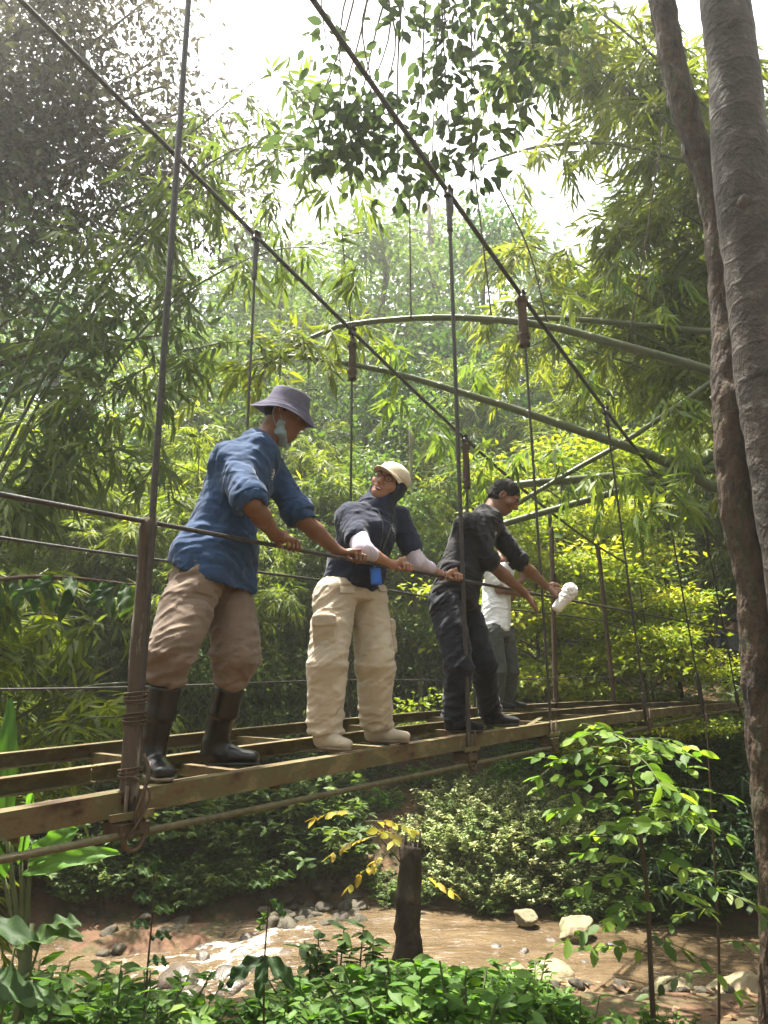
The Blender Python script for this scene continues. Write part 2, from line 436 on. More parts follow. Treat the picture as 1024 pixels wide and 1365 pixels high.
cs = np.array([(-4.6, 5.5), (1.62, 4.16), (2.53, 3.96), (3.44, 3.66), (3.73, 3.62), (4.64, 3.30), (5.79, 2.92), (6.43, 2.80), (7.99, 2.47), (8.52, 2.45), (9.77, 2.22), (11.33, 2.07), (12.02, 2.05), (15.6, 2.2), (22.0, 4.0)])
cpoly = np.polyfit(cs[:, 0], cs[:, 1], 4)
def cabz(s): return np.polyval(cpoly, s)
def twisted(path, r, n=7, turns=30.0):
    """wire rope: lobed section that turns along the run"""
    path = np.asarray(path, float); m = len(path); T, U, W = frames(path); ln = np.concatenate([[0], np.cumsum(np.linalg.norm(np.diff(path, axis=0), axis=1))]); k = n*3
    v = []
    for i in range(m):
        for j in range(k):
            a = 2*math.pi*j/k; R = r*(.90+.14*abs(math.cos(n*.5*(a+ln[i]*turns)))); v.append(path[i]+R*(math.cos(a)*U[i]+math.sin(a)*W[i]))
    f = [(i*k+j, i*k+(j+1) % k, (i+1)*k+(j+1) % k, (i+1)*k+j) for i in range(m-1) for j in range(k)]
    return np.array(v), f
def channel(t, s0, s1, hgt, flange, inward, th=.006, n=40, zoff=0.0):
    """steel channel along the bridge: web plus two flanges pointing inward (+1 = away from the near rail)"""
    prof = [(0, 0), (flange, 0), (flange, -th), (th, -th), (th, -hgt+th), (flange, -hgt+th), (flange, -hgt), (0, -hgt)]
    ss = np.linspace(s0, s1, n); v = []; k = len(prof)
    for s in ss:
        for a, b in prof: v.append(br(s, t+a*inward, deckz(s)+b+zoff))
    f = [(i*k+j, i*k+(j+1) % k, (i+1)*k+(j+1) % k, (i+1)*k+j) for i in range(n-1) for j in range(k)]
    f += [tuple(range(k)), tuple((n-1)*k+j for j in range(k))[::-1]]
    return np.array(v), f
def build_bridge():
    root = empty('suspension_bridge', br(5, .75, -.3), 'narrow rusty steel footbridge hung from wire cables over the stream', 'bridge')
    BW = 1.5
    # long members: three runs of channel in lengths, and the walking plank
    for t, hg, fl, inw, cut, zo in ((0, .078, .055, 1, (S0, -.5, 4.35, 9.4, S1), 0), (.72, .070, .05, -1, (S0, 1.9, 6.2, 10.6, S1), -.002), (BW, .075, .055, -1, (S0, .6, 5.3, 10.0, S1), 0)):
        for a, b in zip(cut[:-1], cut[1:]):
            put('beam', channel(t, a+.004, b-.004, hg, fl, inw, zoff=zo), RUST, root, smooth=False)
    def strip(s0, s1, t0, t1, zt, zb, n=20):
        v = []; ss = np.linspace(s0, s1, n)
        for s in ss: v += [br(s, t0, deckz(s)+zt), br(s, t1, deckz(s)+zt), br(s, t1, deckz(s)+zb), br(s, t0, deckz(s)+zb)]
        f = [(i*4+j, i*4+(j+1) % 4, i*4+4+(j+1) % 4, i*4+4+j) for i in range(n-1) for j in range(4)]+[(0, 1, 2, 3), tuple((n-1)*4+j for j in (3, 2, 1, 0))]
        return np.array(v), f
    for a, b in ((S0, -.9), (-.88, 1.7), (1.72, 4.3), (4.32, 6.9), (6.92, 9.6), (9.62, 12.4), (12.42, S1)):
        put('plank', strip(a, b, .066, .175, -.020, -.050), PLANK, root, smooth=False)
    # cross members
    for i, s in enumerate(np.arange(-4.2, 15.5, 1.09)):
        ds = .035*math.sin(i*2.3)
        v = []; prof = [(-.022, -.012), (.022, -.012), (.022, -.018), (-.016, -.018), (-.016, -.064), (-.022, -.064)]
        for t in (.009, BW-.009):
            for a, b in prof: v.append(br(s+a+ds*t, t, deckz(s)+b-.034))
        k = 6; f = [(j, (j+1) % k, k+(j+1) % k, k+j) for j in range(k)]+[tuple(range(k))[::-1], tuple(k+j for j in range(k))]
        put('cross_member', (np.array(v), f), RUST, root, smooth=False)
    for s0, s1 in ((.4, 1.45), (5.2, 6.3), (7.6, 8.6), (9.0, 10.0)):       # diagonal braces
        a = br(s0, .30, deckz(s0)-.05); b = br(s1, .70, deckz(s1)-.05); d = nrm(b-a)
        put('brace', obox((a+b)/2, d, np.cross(UPZ, d), UPZ, np.linalg.norm(b-a)/2, .02, .004), RUST, root, smooth=False)
    # main cables, one over each side
    ss = np.linspace(S0, SC, 150)
    for t in (0, BW): put('main_cable', tube([br(s, t, cabz(s)) for s in ss], .0165, 10), STEEL, root)
    # handrail ropes and lower ropes
    for t, z, r in ((0, RAILZ, .0095), (BW, 1.125, .009), (BW, .375, .006)):
        put('handrail_rope', tube([br(s, t, z+.012*math.sin(s*1.4+t)-.000*s) if t else br(s, t, z) for s in np.linspace(S0, S1, 90)], r, 8), STEEL, root)
    put('stay_rope', twisted([br(s, -.02, -.078+.0085*max(0, s-2)-.02*math.sin(max(0, min(1, (s+1)/5))*math.pi)*0) for s in np.linspace(S0, S1, 520)], .0125, 6, 42), ROPE, root)
    put('stay_rope', twisted([br(s, BW+.02, -.075) for s in np.linspace(S0, S1, 300)], .0115, 6, 42), ROPE, root)
    # hangers: (t, foot s, top s, rod radius, sleeve from z, to z, sleeve radius, kind)
    H = [(0, 1.60, 1.62, .0125, .02, 1.00, .034, 'post'), (0, 3.82, 3.74, .0125, 3.28, 3.62, .020, 'tie'), (0, 4.93, 4.78, .0095, 2.86, 3.26, .042, 'block'),
         (0, 6.95, 6.45, .0095, 0, .16, .022, 'clamp'), (0, 8.88, 8.10, .0095, 0, .34, .026, 'clamp'), (0, 10.6, 9.75, .0095, 0, .14, .026, 'clamp'), (0, -.6, -.6, .0125, .02, 1.0, .042, 'post'),
         (BW, 3.40, 3.42, .010, 3.30, 3.60, .020, 'tie'), (BW, 4.58, 4.56, .010, 2.88, 3.22, .038, 'block'), (BW, 6.52, 6.42, .013, 2.30, 2.78, .042, 'block'),
         (BW, 8.34, 8.45, .013, .03, 2.20, .032, 'post'), (BW, 10.25, 9.98, .012, .03, 2.15, .032, 'post'), (BW, 13.5, 13.1, .012, .03, 2.0, .036, 'post'), (BW, 12.0, 11.7, .010, .0, .1, .02, 'clamp')]
    for i, (t, sf, st, r, za, zb, rs, kind) in enumerate(H):
        foot = br(sf, t-.012 if t == 0 else t+.012, deckz(sf)-.11); top = br(st, t, cabz(st)); L = top-foot
        h = put('hanger', twisted([foot+L*k for k in np.linspace(0, 1, 90)], r, 4, 30), STEEL, root)
        Q = lambda z: foot+L*((z-foot[2])/L[2])
        put('eye_splice', tube([Q(top[2]-.20), Q(top[2]-.1)+BD*.01, Q(top[2]-.02)], [r*1.3, r*2.1, r*1.7], 8, rough=.003, rfreq=40), STEEL, h)
        put('cable_clip', obox(top, BD, BN, UPZ, .035, .026, .040, .008), STEEL, h)
        out = -BN if t == 0 else BN
        if kind in ('post', 'block'):
            off = BN*(.022 if t == 0 else -.02)*(1 if kind == 'post' else .2)
            zz = np.linspace(za, zb, 26); pth = [Q(z)+off for z in zz]
            rr = rs*(1.10-.16*np.linspace(0, 1, 26))*(1+.05*np.sin(np.linspace(0, 14, 26)+i))
            if kind == 'post': 
                for nd in (.30, .62, .97): rr = rr+rs*.13*np.exp(-((zz-(za+(zb-za)*nd))/.018)**2)
            sl = put('wooden_sleeve', tube(pth, rr, 16, True, .85, .004, i, 18), OLDWOOD if (t == 0 and kind == 'post') else DARKWOOD, root)
            for z in ((za+.08, za+.26, za+.33) if kind == 'post' else (za+.06, zb-.05)):
                for q in range(4):
                    a = np.linspace(0, 2*math.pi, 25); c = Q(z+.009*q)+off; w = rs*1.13+.002*(q % 2)
                    put('wire_lashing', tube([c+BD*w*math.cos(x)+BN*w*.95*math.sin(x)+UPZ*.006*math.sin(x+q) for x in a], .0032, 5, False), RUSTD, sl)
            if t == 0 and kind == 'post':                                     # cut stub, tied rags and knots on the near post
                for q, z0 in enumerate((.10, .13, .06)):
                    put('tie_wire', tube(spline([Q(z0+.05)+out*.045+BD*(.03-.03*q), Q(z0-.02)+out*.065+BD*.012*q, Q(z0-.14)+out*.05-BD*.02*q, Q(-.06)+out*.04], 12), .006-.001*q, 6), RUSTD, sl)
        else:
            z0, z1 = za+deckz(sf), zb+deckz(sf)
            if kind == 'tie': z0, z1 = za, zb
            put('wire_lashing', tube([Q(z) for z in np.linspace(z0, z1, 14)], rs*(.8+.25*np.abs(np.sin(np.arange(14)*1.9+i))), 9, rough=.003, rfreq=40), STEEL, h)
        # saddle under the beam
        s = sf; z = deckz(s)
        b = put('bracket', obox(br(s, t+.012*(1 if t == 0 else -1), z-.118), BD, BN, UPZ, .055, .055, .022, .004), RUSTD, root, smooth=False)
        for q in (-1, 1): put('bolt', tube([br(s+.036*q, t-.030*(1 if t == 0 else -1), z-.175), br(s+.036*q, t-.030*(1 if t == 0 else -1), z+.02)], .0065, 8), RUSTD, b)
        a = np.linspace(math.pi, 2*math.pi, 14)
        put('shackle', tube([br(s+.042*math.cos(x), t+(-.035 if t == 0 else .035), z-.125+.060*math.sin(x)) for x in a], .008, 8), RUSTD, b)
        put('angle_cleat', obox(br(s-.02, t+(-.045 if t == 0 else .045), z-.072), BD, BN, UPZ, .085, .003, .012), RUST, b, smooth=False)
    # end frames
    for s, zg in ((S0, -1.6), (SC, -.5)):
        for t in (-.12, BW+.12): put('tower_post', tube([br(s, t, zg), br(s, t, cabz(s)+.12)], .07, 12, rough=.004), DARKWOOD, root)
        put('tower_beam', tube([br(s, -.3, cabz(s)-.05), br(s, BW+.3, cabz(s)-.05)], .06, 10), DARKWOOD, root)
    for s in (S0, S1): put('sill_beam', obox(br(s, .75, deckz(s)-.21), BN, BD, UPZ, .95, .12, .10, .01), DARKWOOD, root, smooth=False)
    return root
# ------------------------------------------------------------------ materials for people
SKIN = surf('skin', [(.3, (.13, .062, .037)), (.7, (.185, .092, .057))], 14, 4, .5, .12, .002, spec=.4, bscale=160)
SKIN2 = surf('skin_fair', [(.3, (.25, .125, .080)), (.7, (.33, .175, .115))], 14, 4, .5, .1, .002, spec=.4, bscale=160)
DENIM = cloth('blue_cotton', [(.3, (.018, .041, .096)), (.7, (.030, .062, .135))], 9)
NAVY = cloth('navy_cotton', [(.3, (.010, .014, .030)), (.7, (.020, .026, .052))], 8)
BLACKC = cloth('black_cotton', [(.3, (.008, .008, .010)), (.7, (.018, .018, .021))], 10)
BLACKJ = cloth('black_denim', [(.3, (.008, .009, .014)), (.7, (.018, .020, .028))], 12)
KHAKI = cloth('khaki_drill', [(.3, (.125, .092, .070)), (.7, (.175, .130, .100))], 8)
CREAM = cloth('cream_twill', [(.3, (.35, .295, .22)), (.7, (.44, .375, .29))], 7)
LILAC = surf('lilac_knit', [(.3, (.42, .37, .45)), (.7, (.52, .47, .56))], 20, 4, .9, .4, .002, spec=.1, bscale=240)
HATC = surf('mauve_cotton', [(.3, (.075, .072, .105)), (.7, (.115, .110, .150))], 16, 5, .9, .35, .003, spec=.1, bscale=160)
CAPC = surf('cream_canvas', [(.3, (.46, .40, .30)), (.7, (.58, .51, .40))], 16, 4, .9, .3, .002, spec=.1, bscale=160)
RUBBER = surf('black_rubber', [(.3, (.004, .004, .004)), (.7, (.012, .011, .010))], 7, 6, .20, .12, .003, spec=.4, rough2=.42)
SOLE = surf('tan_sole', [(.3, (.16, .13, .10)), (.7, (.24, .20, .15))], 20, 4, .8, .2, .002)
DSOLE = surf('dark_sole', [(.3, (.03, .028, .026)), (.7, (.07, .065, .06))], 20, 4, .8, .2, .002)
SHOEC = surf('beige_shoe', [(.3, (.32, .27, .20)), (.7, (.42, .36, .28))], 18, 4, .8, .3, .002)
HAIR = surf('black_hair', [(.3, (.006, .005, .005)), (.7, (.016, .013, .011))], 60, 4, .75, .4, .002, stretch=(1, 1, .3), spec=.2)
WHITEC = cloth('white_cotton', [(.3, (.62, .63, .66)), (.7, (.74, .75, .78))], 8)
GREYC = cloth('grey_green_drill', [(.3, (.040, .046, .042)), (.7, (.066, .072, .066))], 8)
MASKC = surf('pale_blue_mask', [(.3, (.20, .28, .33)), (.7, (.27, .36, .41))], 30, 3, .9, .2, .002, spec=.1)
TEETH = surf('teeth', [(.3, (.75, .72, .66)), (.7, (.8, .78, .72))], 30, 2, .3, 0)
MOUTH = surf('mouth_dark', [(.3, (.05, .012, .010)), (.7, (.09, .02, .018))], 30, 2, .5, 0)
LIPS = surf('lips', [(.3, (.20, .060, .050)), (.7, (.26, .085, .07))], 30, 2, .45, 0)
EYEW = surf('eye_white', [(.3, (.55, .52, .48)), (.7, (.6, .58, .54))], 30, 2, .2, 0)
EYED = surf('eye_dark', [(.3, (.010, .006, .004)), (.7, (.018, .010, .007))], 30, 2, .15, 0)
THREAD = surf('white_thread', [(.3, (.55, .57, .6)), (.7, (.68, .7, .72))], 60, 2, .8, 0)
BLUEP = surf('blue_plastic', [(.3, (.010, .065, .34)), (.7, (.016, .095, .44))], 12, 3, .35, 0, spec=.5)
GLASSD = surf('spectacle_dark', [(.3, (.01, .01, .01)), (.7, (.02, .02, .02))], 12, 2, .25, 0)

def jset(spec): return {k: at(*v) for k, v in spec.items()}
def box_of(pts, m): p = np.array(pts); return p.min(0)-m, p.max(0)+m
UPZ = np.array([0, 0, 1.0])
def eyes(P, A, parent):
    r, f, u = A
    for s in (-1, 1):
        e = put('eye', ball(P(.034*s, .080, .014), (.012, .010, .007), A), EYEW, parent)
        put('iris', ball(P(.034*s, .0865, .014), (.005, .005, .005), A), EYED, e)
        put('eyebrow', tube([P(.016*s, .097, .031), P(.032*s, .094, .037), P(.050*s, .081, .031)], [.003, .004, .002], 6), HAIR, parent)
def ball(c, rad, A, n=10, m=7):
    v = []; f = []
    for i in range(m+1):
        th = math.pi*i/m
        for j in range(n):
            a = 2*math.pi*j/n
            v.append(c+A[0]*rad[0]*math.sin(th)*math.cos(a)+A[1]*rad[1]*math.sin(th)*math.sin(a)+A[2]*rad[2]*math.cos(th))
    for i in range(m):
        for j in range(n): f.append((i*n+j, (i+1)*n+j, (i+1)*n+(j+1) % n, i*n+(j+1) % n))
    return np.array(v), f
def shoe(root, an, toe, mat, solemat, w=.043, name='shoe', top=None, topr=.06, hgt=.05, h=.0065):
    """shoe or boot: foot from the heel to the toe, with an upper part or shaft"""
    g = nrm((toe-an)*np.array([1, 1, 0])); side = np.cross(UPZ, g); zb = toe[2]-.028
    heel = an*np.array([1, 1, 0])-g*.045; heel[2] = zb
    tip = toe.copy(); tip[2] = zb; Lf = np.linalg.norm(tip-heel)
    if Lf < .24: tip = heel+g*.25
    if abs((heel-BO)@BN) < 1.6: zb = deckz(((heel+tip)/2-BO)@BD)+.002; heel[2] = zb; tip[2] = zb
    pts = [heel, tip, an, top if top is not None else an]; F = Field(*box_of(pts, .12), h)
    H = lambda d, z: heel+g*d+UPZ*z
    L_ = np.linalg.norm(tip-heel)
    F.ell(H(.03, .042), H(L_*.45, .042), (w*.86, .042), (w*.95, .040), side, .02)
    F.ell(H(L_*.45, .040), H(L_-.045, .034), (w*.98, .036), (w*.94, .026), side, .02)
    F.ell(H(.045, .05), an+UPZ*(.02), (.040, .045), (.040, .045), side, .03)
    if top is not None:
        F.ell(an+UPZ*.02, an*.45+top*.55, (.046, .048), (.056, .058), side, .03)
        F.ell(an*.45+top*.55, top, (.056, .058), (topr, topr), side, .03, cap=.008)
    F.cut(H(0, .012), np.array([0, 0, -1.0]))
    geo = F.mesh(2)
    geo = folds(geo, .0045, [(an-UPZ*.03, (top if top is not None else an+UPZ*.08))], 3, 1.0, .2, 20, mask=np.clip((geo[0][:, 2]-zb-.05)/.06, 0, 1)*np.clip(1-(geo[0][:, 2]-an[2])/.2, .25, 1))
    o = put(name, geo, mat, root)
    F = Field(*box_of([heel, tip], .09), h)
    F.ell(H(.042, .012), H(L_*.5, .012), (w*.88, .014), (w*.90, .014), side, .01, cap=w*.85)
    F.ell(H(L_*.5, .012), H(L_-.058, .012), (w*.96, .014), (w*.90, .014), side, .01, cap=w*.9)
    F.cut(H(0, .001), np.array([0, 0, -1.0])); F.cut(H(0, .018), np.array([0, 0, 1.0]))
    put('sole', F.mesh(1), solemat, o)
    return o
def trousers(root, J, mat, rad, ends, side, seed, name='trousers', amp=.008, bulge=0.0, h=.0076, hip=(.165, .125), top=.05):
    pts = [J[k] for k in ('pelvis', 'hipR', 'hipL', 'knR', 'knL')]+list(ends); F = Field(*box_of(pts, .2), h)
    pv = J['pelvis']; F.ell(pv-UPZ*.06, pv+UPZ*top, (hip[0], hip[1]), (hip[0]*.93, hip[1]*.92), side, .03, cap=.02)
    for q, e in zip('RL', ends):
        hp = J['hip'+q]; kn = J['kn'+q]; th, kr, er = rad
        F.ell(hp-UPZ*.02, kn, (th, th*1.06), (kr, kr*1.08), side, .035)
        F.ell(kn, e, (kr, kr*1.08), (er, er*1.05), side, .03, cap=.012)
        if bulge:
            ax = nrm(e-kn)
            for j, (d, b) in enumerate(((.015, 1.10), (.055, 1.05), (.10, 1.0))):
                cc = e-ax*d; F.oval(cc+np.array([.006*(-1)**j, 0, 0]), (er*b+bulge, er*b+bulge, .020), (side, np.cross(ax, side), ax), .012)
    geo = F.mesh(2); segs = [(J['hip'+q], J['kn'+q]) for q in 'RL']+[(J['kn'+q], e) for q, e in zip('RL', ends)]
    geo = folds(geo, amp, segs, seed, 1.0, .7)
    geo = folds(geo, amp*.5, segs, seed+4, 1.0, .5, 30, 18)
    return put(name, geo, mat, root), geo
def sleeve_cuff(F, a, b, r, w=.022):
    ax = nrm(b-a); F.cone(b-ax*w, b-ax*.004, r, r, .008)

# ------------------------------------------------------------------ man in the blue shirt
def man_blue():
    J = jset(dict(head=(379,556,3.30),neckb=(346,594,3.26),chest=(320,640,3.23),pelvis=(283,752,3.14),
     shR=(306,616,3.10),elR=(336,672,2.93),wrR=(366,712,3.13),haR=(386,726,3.22),
     shL=(350,610,3.42),elL=(403,692,3.38),wrL=(450,735,3.53),haL=(474,748,3.60),
     hipR=(264,768,3.05),knR=(228,868,2.90),anR=(203,1008,2.93),toR=(222,1044,2.78),
     hipL=(303,768,3.24),knL=(316,875,3.14),anL=(286,998,3.20),toL=(352,1022,3.20)))
    root = empty('person', ((J['anR']+J['anL'])/2)*np.array([1, 1, 0])+np.array([0, 0, .075]), 'person in blue shirt, mauve bucket hat and black rubber boots leaning on the rail', 'person')
    side = nrm(J['shL']-J['shR']); face = nrm(np.cross(side, UPZ))
    hf = np.array([.93, -.20, -.40]); hc = J['head']
    lo, hi = box_of(list(J.values()), .16); F = Field(lo, hi, .0052)
    P, A = build_head(F, hc, hf, UPZ); lips(F, P, A)
    r, f, u = A
    F.cone(J['neckb']-UPZ*.02, P(0, -.025, -.05), .062, .056, .02)
    F.ell(J['pelvis'], J['chest'], (.12, .085), (.13, .09), side, .03); F.ell(J['chest'], J['neckb']-UPZ*.05, (.13, .09), (.09, .06), side, .03)
    for q in 'RL':
        F.cone(J['neckb']-UPZ*.05, J['sh'+q], .05, .05, .02); F.cone(J['sh'+q], J['el'+q], .050, .043, .02)
        m = J['el'+q]*.62+J['wr'+q]*.38
        F.cone(J['el'+q], m, .043, .042, .015); F.cone(m, J['wr'+q], .042, .027, .015)
        F.cone(J['pelvis'], J['hip'+q], .07, .06, .02); F.cone(J['hip'+q], J['kn'+q], .05, .04, .02); F.cone(J['kn'+q], J['an'+q], .035, .028, .02)
    rail = lambda p: br((p-BO)@BD, 0, RAILZ)
    grip(F, J['wrR'], rail(J['haR']), BD, -BN, thumb=-1); grip(F, J['wrL'], rail(J['haL']), BD, -BN, thumb=-1)
    put('body', F.mesh(1), SKIN, root)
    eyes(P, A, root)
    # hair below the hat
    F = Field(hc-.15, hc+.17, .006); F.oval(P(0, -.012, .028), (.080, .098, .090), A, 0); F.cut(P(0, .035, 0), nrm(f*.8-u*.45+f*.0)); F.cut(P(0, 0, -.055), -u)
    put('hair', F.mesh(1), HAIR, root)
    # bucket hat
    hu = nrm(u*.96-f*.05+r*.02); hr = nrm(np.cross(f, hu)); hfw = np.cross(hu, hr); c = P(0, -.005, .048)
    prof = [(.001, .090), (.05, .089), (.078, .082), (.086, .072), (.092, .040), (.102, .004), (.108, -.002), (.130, -.020), (.158, -.046), (.160, -.048), (.157, -.050), (.128, -.026), (.105, -.008), (.098, .0), (.088, .04), (.074, .078), (.001, .083)]
    g = lathe(c, (hr, hfw, hu), prof, 48, .010, .6, .93, 1.06)
    V = g[0]; V = V+.003*fbm(V*22, 2, 5)[:, None]*hu
    hat = put('bucket_hat', (V, g[1]), HATC, root)
    for R, z in ((.1035, .006), (.121, -.011), (.138, -.027), (.150, -.038)):
        a = np.linspace(0, 2*math.pi, 49)
        pth = np.array([c+hr*(R+.001)*.93*math.cos(x)+hfw*(R+.001)*1.06*math.sin(x)+hu*(z+.0025+.010*(R/.15)**3*math.sin(3*x+.6)) for x in a])
        put('stitching', tube(pth, .0012, 5, False), HATC, hat)
    # mask pulled down under the chin, with its ear loop
    F = Field(hc-.18, hc+.16, .005); F.ell(P(.066, .030, -.035), P(.056, .040, -.088), (.010, .020), (.012, .030), r, .01); F.ell(P(.056, .040, -.088), P(.0, .060, -.125), (.012, .030), (.012, .025), u, .015); F.ell(P(.0, .060, -.125), P(-.055, .040, -.090), (.012, .025), (.010, .025), u, .015)
    mk = put('face_mask', folds(F.mesh(1), .006, [(P(0, .03, -.12), P(.06, .03, -.04))], 4, 1.2, .8, 40, 24), MASKC, root)
    for s in (-1, 1): put('ear_loop', tube(spline([P(.062*s, .040, -.045), P(.074*s, .015, -.012), P(.081*s, -.010, .022), P(.085*s, -.026, .005), P(.076*s, -.012, -.035), P(.064*s, .022, -.075)], 20), .0018, 5), MASKC, mk)
    # shirt
    pts = [J[k] for k in ('pelvis', 'chest', 'neckb', 'shR', 'shL', 'elR', 'elL')]; F = Field(*box_of(pts, .22), .0072)
    hem = J['pelvis']-UPZ*.115; wst = J['pelvis']*.7+J['chest']*.3
    F.ell(hem, wst, (.190, .155), (.172, .140), side, .03, cap=.02); F.ell(wst, J['chest'], (.170, .140), (.178, .128), side, .05)
    F.ell(J['chest'], J['neckb']-UPZ*.06-face*.01, (.178, .128), (.155, .100), side, .05)
    for q in 'RL': F.ell(J['hip'+q]-UPZ*.06, J['hip'+q]+UPZ*.08, (.122, .136), (.110, .124), side, .05)
    F.cut(J['pelvis']-UPZ*.060, nrm(-UPZ-.42*face))
    for q in 'RL':
        F.cone(J['neckb']-UPZ*.05-face*.01, J['sh'+q]+UPZ*.004, .082, .066, .05)
        e = J['sh'+q]*.10+J['el'+q]*.90
        F.cone(J['sh'+q], e, .072, .068, .05); sleeve_cuff(F, J['sh'+q], e+nrm(J['el'+q]-J['sh'+q])*.012, .073, .055)
        F.cone(J['el'+q]+nrm(J['el'+q]-J['sh'+q])*.02, J['el'+q]*.5+J['wr'+q]*.5, .045, .045, .006, 'sub')
    geo = folds(F.mesh(2), .0115, [(J['sh'+q], J['el'+q]) for q in 'RL']+[(J['pelvis'], J['chest']), (J['chest'], J['neckb'])], 3, .9, .9, 13, 8)
    geo = folds(geo, .0062, [(J['sh'+q], J['el'+q]) for q in 'RL']+[(J['pelvis'], J['neckb'])], 5, 1.0, .6, 27, 17)
    shirt = put('shirt', geo, DENIM, root)
    # turned-up cuffs, collar, button strip, embroidered mark
    for q in 'RL':
        ax = nrm(J['el'+q]-J['sh'+q]); s1 = nrm(np.cross(ax, UPZ)); c = J['sh'+q]*.12+J['el'+q]*.88
        pr = [(.064, -.030), (.076, -.032), (.081, -.022), (.080, .022), (.076, .030), (.060, .032), (.056, .02)]
        g = lathe(c, (s1, np.cross(ax, s1), ax), pr, 30); V = g[0]; V = V+.004*fbm(V*24, 2, 4)[:, None]*nrm(V-c)
        put('rolled_cuff', (V, g[1]), DENIM, shirt)
    nx = nrm(P(0, -.02, -.05)-J['neckb']); s1 = nrm(side-nx*np.dot(side, nx)); c = J['neckb']+UPZ*.005
    g = lathe(c, (s1, np.cross(nx, s1), nx), [(.084, -.030), (.092, -.008), (.076, .030), (.071, .032), (.068, .026), (.070, -.01)], 30); put('collar', g, DENIM, shirt)
    sg = geo
    mark = [(-.5, .9, .2, 1, .10), (-.2, .6, .5, .7, .10), (-.5, .3, .1, .35, .10), (-.1, .05, .5, .1, .10), (-.5, -.2, .3, -.15, .10), (-.3, -.5, .4, -.45, .08), (.35, .9, .5, .3, .1)]
    put('embroidered_mark', stick_on(sg, J['chest']+face*.16+side*.03-UPZ*.0, .030, UPZ, mark), THREAD, shirt, smooth=False)
    fp = [hem+face*.17+UPZ*x for x in (.04, .14, .24)]
    for p in fp+[J['chest']+face*.15-UPZ*.04]: put('button', stick_on(sg, p, .006, UPZ, [(-.6, 0, .6, 0, 1.2)]), DSOLE, shirt, smooth=False)
    ends = [J['kn'+q]*.68+J['an'+q]*.32 for q in 'RL']
    tr, tg = trousers(root, J, KHAKI, (.106, .094, .062), ends, side, 21, amp=.014, bulge=.004, hip=(.172, .135), top=.02)
    put('pocket_flap', stick_on(tg, J['hipR']-side*.10+face*.09-UPZ*.035, .05, UPZ+.3*face, [(-.8, 0, .8, 0, .75)], .006), KHAKI, tr, smooth=False)
    for q, w in zip('RL', ('', '')):
        shoe(root, J['an'+q], J['to'+q], RUBBER, SOLE if q == 'R' else DSOLE, .046, 'rubber_boot', top=J['kn'+q]*.66+J['an'+q]*.34, topr=.066)
    return root

